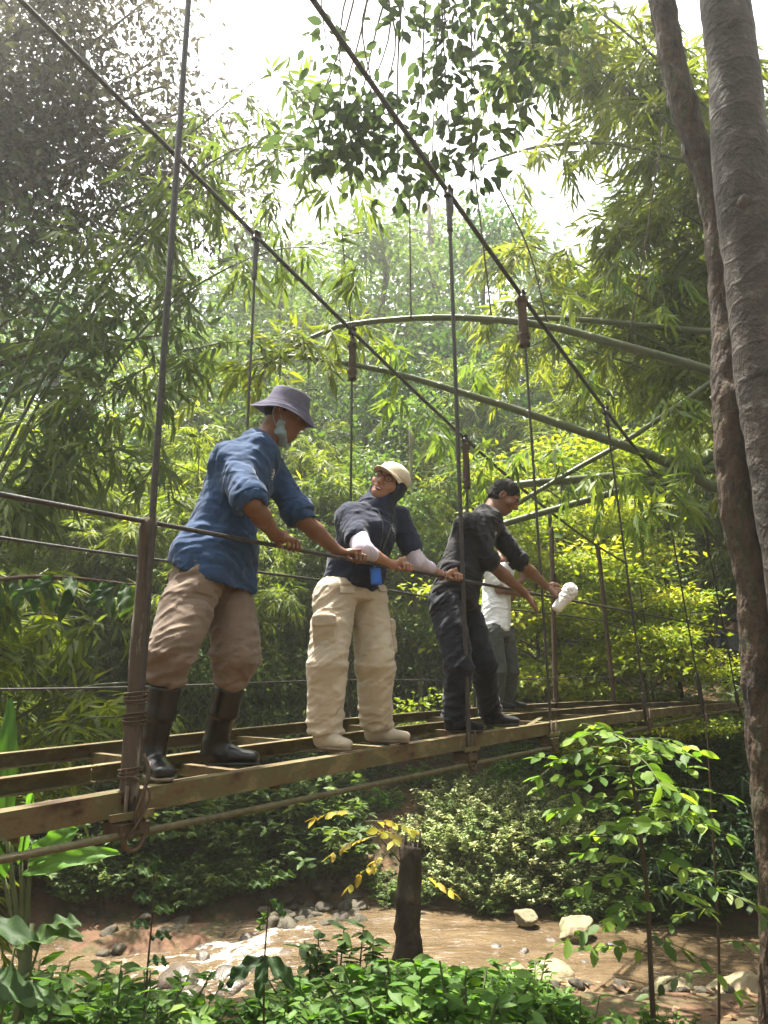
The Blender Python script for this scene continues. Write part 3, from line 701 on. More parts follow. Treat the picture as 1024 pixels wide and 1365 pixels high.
# ------------------------------------------------------------------ woman in cap and head scarf
def woman():
    J = jset(dict(head=(518,646,3.98),neckb=(500,680,3.98),chest=(488,710,3.95),pelvis=(468,784,3.93),
     shR=(465,688,3.87),elR=(484,734,3.67),wrR=(522,753,3.84),haR=(538,760,3.92),
     shL=(530,690,4.10),elL=(556,750,4.10),wrL=(590,768,4.26),haL=(606,774,4.33),
     hipR=(447,790,3.85),knR=(437,882,3.74),anR=(432,985,3.75),toR=(460,1006,3.64),
     hipL=(489,790,4.0),knL=(500,882,3.92),anL=(500,975,4.0),toL=(535,994,3.98)))
    root = empty('person', ((J['anR']+J['anL'])/2)*np.array([1, 1, 0])+np.array([0, 0, .08]), 'laughing person in cream cap, navy head scarf and cream cargo trousers', 'person')
    side = nrm(J['shL']-J['shR']); face = nrm(np.cross(side, UPZ))
    hf = np.array([-.36, -.92, .10]); hu = nrm(np.array([.48, .0, .87])); hc = J['head']
    lo, hi = box_of(list(J.values()), .15); F = Field(lo, hi, .0052)
    P, A = build_head(F, hc, hf, hu, jaw=1.05); r, f, u = A
    F.oval(P(0, .086, -.040), (.028, .012, .006), A, .006); F.oval(P(0, .078, -.074), (.022, .012, .008), A, .008)
    F.oval(P(0, .092, -.056), (.025, .016, .012), A, .003, 'sub')
    F.cone(J['neckb']-UPZ*.02, P(0, -.02, -.05), .052, .048, .02)
    F.ell(J['pelvis'], J['chest'], (.11, .08), (.12, .085), side, .03); F.ell(J['chest'], J['neckb']-UPZ*.03, (.11, .08), (.08, .05), side, .03)
    for q in 'RL':
        F.cone(J['neckb']-UPZ*.05, J['sh'+q], .045, .045, .02); F.cone(J['sh'+q], J['el'+q], .044, .036, .02)
        m = J['el'+q]*.62+J['wr'+q]*.38; F.cone(J['el'+q], m, .037, .036, .015); F.cone(m, J['wr'+q], .036, .023, .015)
        F.cone(J['pelvis'], J['hip'+q], .07, .06, .02); F.cone(J['hip'+q], J['kn'+q], .05, .04, .02); F.cone(J['kn'+q], J['an'+q], .035, .028, .02)
    rail = lambda p: br((p-BO)@BD, 0, RAILZ)
    grip(F, J['wrR'], rail(J['haR']), BD, -BN, thumb=-1, sc=.92); grip(F, J['wrL'], rail(J['haL']), BD, -BN, thumb=-1, sc=.92)
    put('body', F.mesh(1), SKIN2, root)
    eyes(P, A, root)
    mo = put('mouth', ball(P(0, .081, -.057), (.023, .006, .012), A), MOUTH, root)
    put('teeth', ball(P(0, .0862, -.0505), (.020, .005, .0055), A), TEETH, mo)
    put('lip', tube(spline([P(-.025, .084, -.050), P(0, .098, -.043), P(.025, .084, -.050)], 12), .0038, 6), LIPS, mo)
    put('lip', tube(spline([P(-.025, .084, -.054), P(0, .092, -.072), P(.025, .084, -.054)], 12), .0042, 6), LIPS, mo)
    # spectacles
    gl = None
    for s in (-1, 1):
        a = np.linspace(0, 2*math.pi, 21); g = tube([P(.034*s+.024*math.cos(x), .103-.25*abs(.034*s+.024*math.cos(x)-.0)**1.2, .014+.017*math.sin(x)) for x in a], .0016, 5, False)
        k = put('spectacle_rim', g, GLASSD, root)
    put('spectacle_bridge', tube([P(-.011, .104, .018), P(0, .108, .020), P(.011, .104, .018)], .0015, 5), GLASSD, root)
    # scarf: wraps the head and neck, open at the face
    F = Field(hc-.26, hc+.2, .0055)
    F.oval(P(0, -.022, .012), (.092, .108, .112), A, .01); F.oval(P(0, .000, -.060), (.078, .088, .075), A, .03)
    F.cone(P(0, -.01, -.09), J['neckb']-UPZ*.01, .072, .082, .04)
    F.ell(J['neckb']-UPZ*.00, J['neckb']*.55+J['chest']*.45+face*.03, (.10, .08), (.11, .07), side, .05)
    F.oval(P(0, .105, -.020), (.066, .115, .090), A, .012, 'sub')
    g = F.mesh(2); g = folds(g, .007, [(J['neckb'], hc)], 12, 1.3, .3, 16, mask=np.clip((hc[2]-.04-g[0][:, 2])/.06, 0.15, 1))
    put('head_scarf', g, NAVY, root)
    # cap
    cu = nrm(u*.97-f*.10); cr = nrm(np.cross(f, cu)); cf = np.cross(cu, cr); c = P(0, -.020, .048)
    prof = [(.001, .082), (.035, .079), (.066, .066), (.088, .042), (.098, .012), (.100, -.012), (.096, -.014), (.093, .010), (.001, .076)]
    cap = put('cap', lathe(c, (cr, cf, cu), prof, 36, 0, 0, .97, 1.14), CAPC, root)
    put('cap_button', ball(c+cu*.083, (.008, .008, .005), (cr, cf, cu)), CAPC, cap)
    v = []; fc = []; n = 17
    for j, (e, dz) in enumerate(((0, 0), (.35, .006), (.7, .006), (1, -.003))):
        for i in range(n):
            a = math.pi*(.10+.80*i/(n-1)); k = math.sin(a)
            v.append(c+cr*.097*math.cos(a)*(1-.10*e)+cf*(.108*math.sin(a)+.075*e*(k**.6))+cu*(-.012-.020*math.cos(a)**2*e+dz))
    m0 = len(v); v += [p-cu*.004 for p in v]
    for j in range(3):
        for i in range(n-1):
            q = (j*n+i, j*n+i+1, (j+1)*n+i+1, (j+1)*n+i); fc.append(q); fc.append(tuple(m0+x for x in q[::-1]))
    for i in range(n-1): fc.append((3*n+i, 3*n+i+1, m0+3*n+i+1, m0+3*n+i))
    put('visor', (np.array(v), fc), CAPC, cap)
    # navy polo shirt
    pts = [J[k] for k in ('pelvis', 'chest', 'neckb', 'shR', 'shL', 'elR', 'elL')]; F = Field(*box_of(pts, .2), .0072)
    hem = J['pelvis']+UPZ*.005; wst = J['pelvis']*.55+J['chest']*.45
    F.ell(hem, wst, (.172, .135), (.165, .125), side, .03, cap=.025); F.ell(wst, J['chest'], (.165, .125), (.165, .125), side, .05)
    F.oval(J['chest']+face*.05-UPZ*.01, (.13, .09, .09), (side, face, UPZ), .05)
    F.ell(J['chest'], J['neckb']-UPZ*.05, (.160, .115), (.120, .075), side, .05)
    for q in 'RL':
        F.cone(J['neckb']-UPZ*.05, J['sh'+q], .070, .056, .05); F.cone(J['sh'+q], J['sh'+q]*.36+J['el'+q]*.64, .062, .068, .045)
    geo = folds(F.mesh(2), .0095, [(J['sh'+q], J['el'+q]) for q in 'RL']+[(J['pelvis'], J['chest'])], 31, .9, .9, 13, 8)
    geo = folds(geo, .005, [(J['sh'+q], J['el'+q]) for q in 'RL']+[(J['pelvis'], J['neckb'])], 35, 1.0, .6, 27, 17)
    shirt = put('polo_shirt', geo, NAVY, root)
    put('embroidered_mark', stick_on(geo, J['chest']+face*.16+side*.10+UPZ*.005, .026, UPZ+side*.25, [(-.6, .7, -.1, 1, .16), (-.3, .35, .1, .6, .14), (-.1, .05, .5, .3, .14), (-.6, .2, -.5, -.3, .12), (-.4, -.5, .5, -.25, .14), (.3, -.8, .6, -.6, .12)]), THREAD, shirt, smooth=False)
    # lilac under-sleeves
    for q in 'RL':
        a = J['sh'+q]*.5+J['el'+q]*.5; e = J['el'+q]; b = e*.72+J['wr'+q]*.28 if q == 'R' else e*.55+J['wr'+q]*.45
        F = Field(*box_of([a, e, b], .09), .005); F.cone(a, e, .057, .050, .02); F.cone(e, b, .049, .042, .02)
        g = F.mesh(2); g = folds(g, .0045, [(a, e), (e, b)], 41, 1.2, .2, 26); put('inner_sleeve', g, LILAC, root)
    # wide cargo trousers
    ends = [J['an'+q]*.88+J['kn'+q]*.12-UPZ*.02 for q in 'RL']
    tr, tg = trousers(root, J, CREAM, (.108, .100, .080), ends, side, 51, amp=.010, bulge=.003, hip=(.155, .122), top=.04)
    def pocket(c, out, up, w, hh):
        out = nrm(out); up = nrm(up-out*np.dot(up, out)); sd = np.cross(up, out)
        F = Field(c-.17, c+.17, .0055); F.ell(c-up*hh*.7, c+up*hh*.7, (w, .020), (w, .018), sd, 0, cap=.03, pw=5)
        g = F.mesh(2); g = folds(g, .005, [(c-up*hh, c+up*hh)], 61); p = put('cargo_pocket', g, CREAM, tr)
        F = Field(c-.17, c+.17, .0055); F.ell(c+up*hh*.62+out*.006, c+up*hh*1.05+out*.004, (w*1.08, .019), (w*1.06, .016), sd, 0, cap=.02, pw=5)
        put('flap', F.mesh(2), CREAM, p)
    mR = J['hipR']*.30+J['knR']*.70; pocket(mR-side*.076+face*.054+UPZ*.03, -side*.75+face*.62, UPZ, .058, .085)
    mL = J['hipL']*.30+J['knL']*.70; pocket(mL+side*.098+face*.02, side*.95+face*.2, UPZ, .058, .085)
    for c0 in (J['hipR']+face*.115-side*.015+UPZ*.012, J['hipL']+face*.115+side*.02+UPZ*.012):
        put('front_pocket_flap', stick_on(tg, c0, .045, UPZ, [(-.85, 0, .85, 0, .8)], .006), CREAM, tr, smooth=False)
    for q in 'RL': shoe(root, J['an'+q], J['to'+q], SHOEC, SOLE, .042, 'shoe', top=J['an'+q]+UPZ*.05, topr=.042)
    # lanyard and card holder
    card_c = at(501, 768, 3.76)
    ln = spline([J['neckb']+side*.07+face*.05+UPZ*.00, J['chest']+face*.155+side*.04, card_c+UPZ*.045], 16)
    put('lanyard', tube(ln, .0028, 5), GLASSD, root); ln = spline([J['neckb']-side*.05+face*.075, J['chest']+face*.165-side*.02, card_c+UPZ*.045], 16); put('lanyard', tube(ln, .0028, 5), GLASSD, root)
    fx = nrm(np.array([1, .22, 0])); fy = nrm(np.cross(UPZ, fx)); up = nrm(UPZ-.08*fx)
    cd = put('card_holder', obox(card_c, fx, fy, up, .029, .007, .046, .004), BLUEP, root, smooth=False)
    put('card_window', obox(card_c-fy*.0072, fx, fy, up, .021, .0012, .034, 0), surf('blue_card', [(.3, (.012, .10, .52)), (.7, (.02, .14, .62))], 9, 2, .25, 0), cd, smooth=False)
    put('clip', obox(card_c+up*.050, fx, fy, up, .007, .004, .010, .002), THREAD, cd, smooth=False)
    # bracelet
    ax = nrm(J['wrL']-J['elL']); s1 = nrm(np.cross(ax, UPZ)); a = np.linspace(0, 2*math.pi, 25)
    put('bracelet', tube([J['wrL']-ax*.012+s1*.028*math.cos(x)+np.cross(ax, s1)*.028*math.sin(x) for x in a], .0035, 6, False), GLASSD, root)
    return root

# ------------------------------------------------------------------ man in the black shirt
def man_black():
    J = jset(dict(head=(672,663,4.82),neckb=(649,688,4.80),chest=(630,720,4.76),pelvis=(603,797,4.68),
     shR=(622,700,4.64),elR=(655,752,4.66),wrR=(698,790,4.80),haR=(716,806,4.86),
     shL=(653,697,4.97),elL=(695,752,5.0),wrL=(728,781,5.16),haL=(744,792,5.22),
     hipR=(594,802,4.58),knR=(612,885,4.46),anR=(605,962,4.52),toR=(642,980,4.56),
     hipL=(616,802,4.78),knL=(644,882,4.72),anL=(655,950,4.95),toL=(694,966,5.05)))
    root = empty('person', ((J['anR']+J['anL'])/2)*np.array([1, 1, 0])+np.array([0, 0, .10]), 'bareheaded person in black shirt and black trousers bending over the rail', 'person')
    side = nrm(J['shL']-J['shR']); face = nrm(np.cross(side, UPZ))
    hf = np.array([.80, -.16, -.62]); hc = J['head']
    lo, hi = box_of(list(J.values()), .17); F = Field(lo, hi, .0052)
    P, A = build_head(F, hc, hf, UPZ); lips(F, P, A); r, f, u = A
    F.cone(J['neckb']-UPZ*.02, P(0, -.025, -.05), .062, .056, .02)
    F.ell(J['pelvis'], J['chest'], (.12, .085), (.13, .09), side, .03); F.ell(J['chest'], J['neckb']-UPZ*.05, (.13, .09), (.09, .06), side, .03)
    for q in 'RL':
        F.cone(J['neckb']-UPZ*.05, J['sh'+q], .05, .05, .02); F.cone(J['sh'+q], J['el'+q], .050, .042, .02)
        m = J['el'+q]*.62+J['wr'+q]*.38; F.cone(J['el'+q], m, .043, .041, .015); F.cone(m, J['wr'+q], .041, .026, .015)
        F.cone(J['pelvis'], J['hip'+q], .07, .06, .02); F.cone(J['hip'+q], J['kn'+q], .05, .04, .02); F.cone(J['kn'+q], J['an'+q], .035, .028, .02)
    loose_hand(F, J['wrR'], nrm(at(729, 822, 4.9)-J['wrR']), nrm(np.array([.3, .8, .5])), np.array([-.5, .2, -.8]), 1.0, .30)
    d = nrm(J['haL']-J['wrL']); loose_hand(F, J['wrL'], d, nrm(np.array([.2, .5, .9])), np.array([.3, -.9, -.3]), 1.0, .75)
    put('body', F.mesh(1), SKIN, root); eyes(P, A, root)
    F = Field(hc-.16, hc+.18, .0055); F.oval(P(0, -.012, .034), (.082, .101, .092), A, 0)
    F.oval(P(0, -.03, -.01), (.074, .078, .075), A, .02)
    F.oval(P(0, .118, -.022), (.120, .085, .090), A, .008, 'sub'); F.cut(P(0, 0, -.062), nrm(-u*.9+f*.25))
    for s in (-1, 1): F.oval(P(.085*s, .004, -.016), (.026, .026, .034), A, .004, 'sub')
    g = F.mesh(1); N = vnormals(*g); g = (g[0]+N*(.004*fbm(g[0]*70, 2, 2))[:, None], g[1]); put('hair', g, HAIR, root)
    pts = [J[k] for k in ('pelvis', 'chest', 'neckb', 'shR', 'shL', 'elR', 'elL')]; F = Field(*box_of(pts, .22), .0078)
    hem = J['pelvis']-UPZ*.03; wst = J['pelvis']*.6+J['chest']*.4
    F.ell(hem, wst, (.185, .150), (.172, .135), side, .03, cap=.03); F.ell(wst, J['chest'], (.172, .135), (.185, .130), side, .05)
    F.ell(J['chest'], J['neckb']-UPZ*.06, (.180, .128), (.155, .10), side, .05)
    for q in 'RL':
        F.cone(J['neckb']-UPZ*.055, J['sh'+q], .082, .064, .05); e = J['sh'+q]*.05+J['el'+q]*.95
        F.cone(J['sh'+q], e, .072, .064, .05); sleeve_cuff(F, J['sh'+q], e, .067, .05)
    geo = folds(F.mesh(2), .0115, [(J['sh'+q], J['el'+q]) for q in 'RL']+[(J['pelvis'], J['chest']), (J['chest'], J['neckb'])], 71, .9, .9, 14, 8)
    geo = folds(geo, .006, [(J['sh'+q], J['el'+q]) for q in 'RL']+[(J['pelvis'], J['neckb'])], 75, 1.0, .6, 27, 17)
    shirt = put('shirt', geo, BLACKC, root)
    for q in 'RL':
        ax = nrm(J['el'+q]-J['sh'+q]); s1 = nrm(np.cross(ax, UPZ)); c = J['sh'+q]*.08+J['el'+q]*.92
        g = lathe(c, (s1, np.cross(ax, s1), ax), [(.06, -.028), (.071, -.028), (.075, -.02), (.073, .022), (.069, .028), (.052, .03), (.05, .02)], 30)
        put('rolled_cuff', g, BLACKC, shirt)
    nx = nrm(P(0, -.02, -.05)-J['neckb']); s1 = nrm(side-nx*np.dot(side, nx))
    put('collar', lathe(J['neckb']+UPZ*.005, (s1, np.cross(nx, s1), nx), [(.084, -.030), (.093, -.008), (.077, .034), (.072, .036), (.069, .028), (.070, -.01)], 30), BLACKC, shirt)
    put('embroidered_mark', stick_on(geo, J['chest']+face*.15+side*.02+UPZ*.03, .018, UPZ, [(-.5, .4, .4, .5, .25), (-.3, 0, .5, .05, .22), (-.5, -.4, .2, -.4, .22)]), THREAD, shirt, smooth=False)
    ends = [J['an'+q]*.95+J['kn'+q]*.05-UPZ*.02 for q in 'RL']
    trousers(root, J, BLACKJ, (.102, .082, .068), ends, side, 81, amp=.012, bulge=.006, hip=(.165, .130), top=.04)
    for q in 'RL': shoe(root, J['an'+q], J['to'+q], BLACKC, DSOLE, .047, 'shoe', top=J['an'+q]+UPZ*.06, topr=.05)
    return root, J

# ------------------------------------------------------------------ person in the white shirt, mostly hidden by the man in black
def person_white():
    J = jset(dict(head=(676,730,7.1),neckb=(666,752,7.05),chest=(663,782,7.0),pelvis=(660,840,6.9),
     shR=(654,760,6.86),elR=(666,786,6.80),wrR=(694,792,6.95),shL=(674,760,7.2),elL=(680,797,7.25),wrL=(694,775,7.25),
     hipR=(655,842,6.82),knR=(664,893,6.78),anR=(660,942,6.86),toR=(680,950,6.84),hipL=(672,842,6.98),knL=(680,893,6.95),anL=(676,940,7.05),toL=(694,946,7.05)))
    root = empty('person', ((J['anR']+J['anL'])/2)*np.array([1, 1, 0])+np.array([0, 0, .08]), 'person in white shirt standing behind the one in black', 'person')
    side = nrm(J['shL']-J['shR']); face = nrm(np.cross(side, UPZ)); hc = J['head']
    F = Field(*box_of(list(J.values()), .17), .0075); P, A = build_head(F, hc, np.array([.85, -.1, -.5]), UPZ); r, f, u = A
    F.cone(J['neckb'], P(0, -.02, -.05), .058, .054, .02); F.ell(J['pelvis'], J['neckb'], (.11, .08), (.11, .07), side, .03)
    for q in 'RL':
        F.cone(J['neckb']-UPZ*.04, J['sh'+q], .05, .05, .02); F.cone(J['sh'+q], J['el'+q], .048, .04, .02); F.cone(J['el'+q], J['wr'+q], .04, .026, .02)
        loose_hand(F, J['wr'+q], J['wr'+q]-J['el'+q], UPZ, np.array([0, -1., -.3]), 1.0, .5)
        F.cone(J['hip'+q], J['kn'+q], .05, .04, .02); F.cone(J['kn'+q], J['an'+q], .035, .028, .02)
    put('body', F.mesh(1), SKIN, root)
    F = Field(hc-.16, hc+.18, .008); F.oval(P(0, -.012, .034), (.082, .101, .092), A, 0); F.oval(P(0, .115, -.018), (.120, .080, .088), A, .008, 'sub'); F.cut(P(0, 0, -.05), -u); put('hair', F.mesh(1), HAIR, root)
    F = Field(*box_of([J[k] for k in ('pelvis', 'neckb', 'shR', 'shL', 'elR', 'elL')], .22), .008)
    F.ell(J['pelvis']-UPZ*.01, J['chest'], (.165, .13), (.17, .12), side, .03, cap=.02); F.ell(J['chest'], J['neckb']-UPZ*.05, (.17, .12), (.13, .08), side, .04)
    for q in 'RL': F.cone(J['neckb']-UPZ*.05, J['sh'+q], .06, .07, .03); F.cone(J['sh'+q], J['sh'+q]*.4+J['el'+q]*.6, .076, .074, .03)
    g = folds(F.mesh(2), .010, [(J['pelvis'], J['neckb'])], 91); put('shirt', g, WHITEC, root)
    trousers(root, J, GREYC, (.098, .078, .066), [J['an'+q] for q in 'RL'], side, 95, amp=.008, h=.008, hip=(.16, .125))
    for q in 'RL': shoe(root, J['an'+q], J['to'+q], BLACKC, DSOLE, .045, h=.008)
    return root
# ------------------------------------------------------------------ walker by the far end of the bridge, half behind the trunk
def walker():
    Y = 14.6
    J = jset(dict(head=(979,828,Y),neckb=(975,840,Y),chest=(973,857,Y),pelvis=(972,886,Y),shR=(963,846,Y),elR=(960,865,Y),wrR=(963,882,Y-.1),shL=(987,846,Y),elL=(990,865,Y),wrL=(989,882,Y-.1),
     hipR=(967,889,Y),knR=(969,912,Y-.05),anR=(975,933,Y),hipL=(977,889,Y),knL=(982,912,Y+.1),anL=(985,931,Y+.25)))
    root = empty('person', J['anR']*np.array([1, 1, 0])+UPZ*(J['anR'][2]-.07), 'person in dark jacket, shorts and backpack walking off the end of the bridge', 'person')
    side = np.array([1., 0, 0]); face = np.array([0, 1., 0]); hc = J['head']
    F = Field(*box_of(list(J.values()), .2), .011); P, A = build_head(F, hc, face, UPZ)
    F.cone(J['neckb'], P(0, -.02, -.05), .058, .054, .02); F.ell(J['pelvis'], J['neckb'], (.12, .09), (.12, .08), side, .03)
    for q in 'RL':
        F.cone(J['sh'+q], J['el'+q], .05, .042, .02); F.cone(J['el'+q], J['wr'+q], .042, .028, .02); loose_hand(F, J['wr'+q], -UPZ, face, side, 1.1, .4)
        F.cone(J['hip'+q], J['kn'+q], .075, .058, .02); F.cone(J['kn'+q], J['kn'+q]*.6+J['an'+q]*.4, .055, .056, .02); F.cone(J['kn'+q]*.6+J['an'+q]*.4, J['an'+q], .056, .036, .02)
        F.ell(J['an'+q]-UPZ*.03-face*.05, J['an'+q]-UPZ*.045+face*.13, (.042, .035), (.04, .025), side, .02)
    put('body', F.mesh(1), SKIN, root)
    F = Field(hc-.16, hc+.18, .01); F.oval(P(0, -.012, .034), (.084, .103, .092), A, 0); F.oval(P(0, .115, -.018), (.120, .080, .088), A, .008, 'sub'); F.cut(P(0, 0, -.06), -UPZ); put('hair', F.mesh(1), HAIR, root)
    F = Field(*box_of([J[k] for k in ('pelvis', 'neckb', 'shR', 'shL', 'elR', 'elL')], .22), .01)
    F.ell(J['pelvis'], J['chest'], (.17, .13), (.18, .13), side, .03); F.ell(J['chest'], J['neckb']-UPZ*.05, (.18, .13), (.14, .08), side, .04)
    for q in 'RL': F.cone(J['neckb']-UPZ*.05, J['sh'+q], .06, .07, .03); F.cone(J['sh'+q], J['el'+q], .072, .06, .03)
    put('jacket', folds(F.mesh(2), .008, [(J['pelvis'], J['neckb'])], 97), NAVY, root)
    F = Field(*box_of([J[k] for k in ('pelvis', 'knR', 'knL')], .2), .01); F.ell(J['pelvis']+UPZ*.03, J['pelvis']-UPZ*.05, (.165, .125), (.17, .13), side, .03)
    for q in 'RL': F.ell(J['hip'+q], J['kn'+q]+UPZ*.02, (.10, .105), (.088, .09), side, .03, cap=.02)
    put('shorts', folds(F.mesh(2), .008, [(J['pelvis'], J['knR'])], 98), BLACKJ, root)
    b = J['chest']-face*.19-UPZ*.02; F = Field(b-.3, b+.3, .01); F.ell(b-UPZ*.14, b+UPZ*.14, (.13, .085), (.115, .07), side, 0, pw=3); F.ell(b-UPZ*.12-face*.06, b-UPZ*.02-face*.05, (.09, .05), (.085, .04), side, .015, pw=3)
    put('backpack', folds(F.mesh(2), .006, [(b-UPZ*.2, b+UPZ*.2)], 99), surf('grey_nylon', [(.3, (.05, .055, .08)), (.7, (.085, .09, .13))], 10, 4, .7, .2, .003), root)
    return root
# ------------------------------------------------------------------ ground, hillside, stream
_fe = np.array([(-60, 12.0), (-14, 10.6), (-8, 10.2), (-4.7, 10.1), (-2, 10.7), (-.5, 10.9), (1.2, 10.6), (4.9, 9.7), (8, 9.2), (14, 8.4), (60, 4.0)])
_ne = np.array([(-60, 9.0), (-14, 7.3), (-8, 7.1), (-4, 7.5), (-1, 7.9), (1, 7.9), (4, 7.5), (8, 6.9), (14, 6.2), (60, 2.0)])
def far_edge(x): return np.interp(x, _fe[:, 0], _fe[:, 1])
def near_edge(x): return np.interp(x, _ne[:, 0], _ne[:, 1])
def water_z(x): return -2.58-.22*sstep(-.6, -2.6, x) if np.isscalar(x) else -2.58-.22*(1-sstep(-2.6, -.6, x))
def ground_z(x, y):
    x = np.asarray(x, float); y = np.asarray(y, float)
    df = y-far_edge(x); dn = near_edge(x)-y
    slope = np.interp(x, [-20, -4, 2, 8, 20], [.30, .30, .33, .44, .46])
    wz = -2.58-.22*(1-sstep(-2.6, -.6, x))
    far = wz+.62*sstep(-.15, 1.0, df)+slope*np.clip(df-.5, 0, 7)+.30*np.clip(df-9, 0, 60)*sstep(9, 16, df)*.8
    near = wz+.42*sstep(-.1, .9, dn)+(-1.15+2.16-.0)*sstep(.4, 7.2, dn)*.98
    bed = wz-.22
    k = np.where(df > -.15, far, np.where(dn > -.1, near, bed))
    k = k+.40*np.exp(-((x+2.9)/1.25)**2-((y-9.95)/.42)**2)*(df < .3)
    p = np.stack([x, y, np.zeros_like(x)], -1)
    amp = np.clip(np.hypot(x, y)/25, .3, 3)
    return k+.10*fbm(p*.9, 3, 2)*amp*np.where(np.minimum(df, dn) < -.4, 0.4, 1)+np.where(df > 0, .12*fbm(p*2.3, 2, 8), .03*fbm(p*3, 2, 8))
SOIL = surf('forest_soil', [(.30, (.050, .030, .018)), (.45, (.115, .062, .036)), (.58, (.050, .050, .020)), (.72, (.18, .105, .062))], 2.3, 9, .95, .8, .04, bscale=14)
def build_ground():
    u = np.linspace(-1, 1, 190); g = 34*np.sinh(3.2*u)/np.sinh(3.2)*6.5
    xs = g; ys = g+9.0; X, Y = np.meshgrid(xs, ys, indexing='ij'); Z = ground_z(X, Y)
    n = len(u); V = np.stack([X, Y, Z], -1).reshape(-1, 3); i, j = np.meshgrid(np.arange(n-1), np.arange(n-1), indexing='ij'); a = (i*n+j).ravel()
    link('ground', new_mesh('ground', V, np.stack([a, a+n, a+n+1, a+1], 1)), SOIL, kind='structure')
def water_material():
    m, N, L, B = nodes('muddy_water')
    tc = N.new('ShaderNodeTexCoord'); mp = N.new('ShaderNodeMapping'); mp.inputs['Scale'].default_value = (.7, 1.6, 1); L.new(tc.outputs['Object'], mp.inputs[0])
    nz = N.new('ShaderNodeTexNoise'); nz.inputs['Scale'].default_value = 1.6; nz.inputs['Detail'].default_value = 6; L.new(mp.outputs[0], nz.inputs[0])
    r = ramp(N, [(.30, (.058, .040, .022)), (.52, (.105, .074, .043)), (.74, (.160, .115, .070))]); L.new(nz.outputs[0], r.inputs[0])
    a = N.new('ShaderNodeAttribute'); a.attribute_name = 'foam'
    n2 = N.new('ShaderNodeTexNoise'); n2.inputs['Scale'].default_value = 12; n2.inputs['Detail'].default_value = 7; n2.inputs['Roughness'].default_value = .7; L.new(mp.outputs[0], n2.inputs[0])
    ad = N.new('ShaderNodeMath'); ad.operation = 'ADD'; L.new(a.outputs['Fac'], ad.inputs[0]); L.new(n2.outputs[0], ad.inputs[1])
    th = N.new('ShaderNodeMapRange'); th.inputs[1].default_value = .98; th.inputs[2].default_value = 1.22; L.new(ad.outputs[0], th.inputs[0])
    mx = N.new('ShaderNodeMix'); mx.data_type = 'RGBA'; L.new(th.outputs[0], mx.inputs[0]); L.new(r.outputs[0], mx.inputs[6]); mx.inputs[7].default_value = (.72, .70, .66, 1)
    L.new(mx.outputs[2], B.inputs['Base Color'])
    rr = N.new('ShaderNodeMapRange'); rr.inputs[3].default_value = .03; rr.inputs[4].default_value = .6; L.new(th.outputs[0], rr.inputs[0]); L.new(rr.outputs[0], B.inputs['Roughness'])
    B.inputs['IOR'].default_value = 1.33; B.inputs['Specular IOR Level'].default_value = .7
    mq = N.new('ShaderNodeMapping'); mq.inputs['Scale'].default_value = (1.0, 3.2, 1); mq.inputs['Rotation'].default_value = (0, 0, .12); L.new(tc.outputs['Object'], mq.inputs[0]); n3 = N.new('ShaderNodeTexNoise'); n3.inputs['Scale'].default_value = 2.6; n3.inputs['Detail'].default_value = 2.5; n3.inputs['Distortion'].default_value = 1.2; L.new(mq.outputs[0], n3.inputs[0])
    b = N.new('ShaderNodeBump'); b.inputs['Strength'].default_value = .9; b.inputs['Distance'].default_value = .09; L.new(n3.outputs[0], b.inputs['Height']); L.new(b.outputs[0], B.inputs['Normal'])
    return m
def rapids(x, y):
    """how broken the water is, 0..1"""
    c = .92*np.exp(-(((x+1.75-.35*(y-9.2))/1.25)**2))*np.exp(-(((y-9.25)/1.4)**2))
    return np.clip(c*1.05+.26*np.exp(-(((x-1.55)/.3)**2+((y-8.75)/.16)**2))+.30*np.exp(-(((x-2.9)/.55)**2+((y-9.0)/.16)**2))+.22*np.exp(-(((x-3.6)/.4)**2+((y-9.25)/.12)**2))+.25*np.exp(-(((x+3.4)/.8)**2+((y-8.9)/.5)**2)), 0, 1)
def build_water():
    nx, ny = 560, 74; xs = np.concatenate([np.linspace(-40, -7, 60), np.linspace(-6.9, 8.5, 420), np.linspace(8.7, 40, 80)]); V = []; 
    T = np.linspace(0, 1, ny)
    X = np.repeat(xs[:, None], ny, 1); Y = (near_edge(xs)-.55)[:, None]*(1-T)+(far_edge(xs)+.45)[:, None]*T
    rp = rapids(X, Y); p = np.stack([X*1.2-.5*Y, Y*2.6, X*0], -1)
    Z = -2.58-.22*(1-sstep(-2.6, -.6, X))+.018*fbm(p*1.2, 2, 4)+.007*fbm(p*3.4, 2, 6)+rp*(.075*fbm(np.stack([X*3-Y, Y*4.5+X, X*0], -1), 3, 9)+.02)
    foam = np.clip(rp*.58+.55*rp*fbm(np.stack([X*3+Y*1.5, Y*10, X*0], -1), 3, 11), 0, .62)
    n = len(xs); i, j = np.meshgrid(np.arange(n-1), np.arange(ny-1), indexing='ij'); a = (i*ny+j).ravel()
    me = new_mesh('water', np.stack([X, Y, Z], -1).reshape(-1, 3), np.stack([a, a+ny, a+ny+1, a+1], 1))
    at_ = me.attributes.new('foam', 'FLOAT', 'POINT'); at_.data.foreach_set('value', foam.astype(np.float32).ravel())
    link('water', me, water_material(), kind='structure')
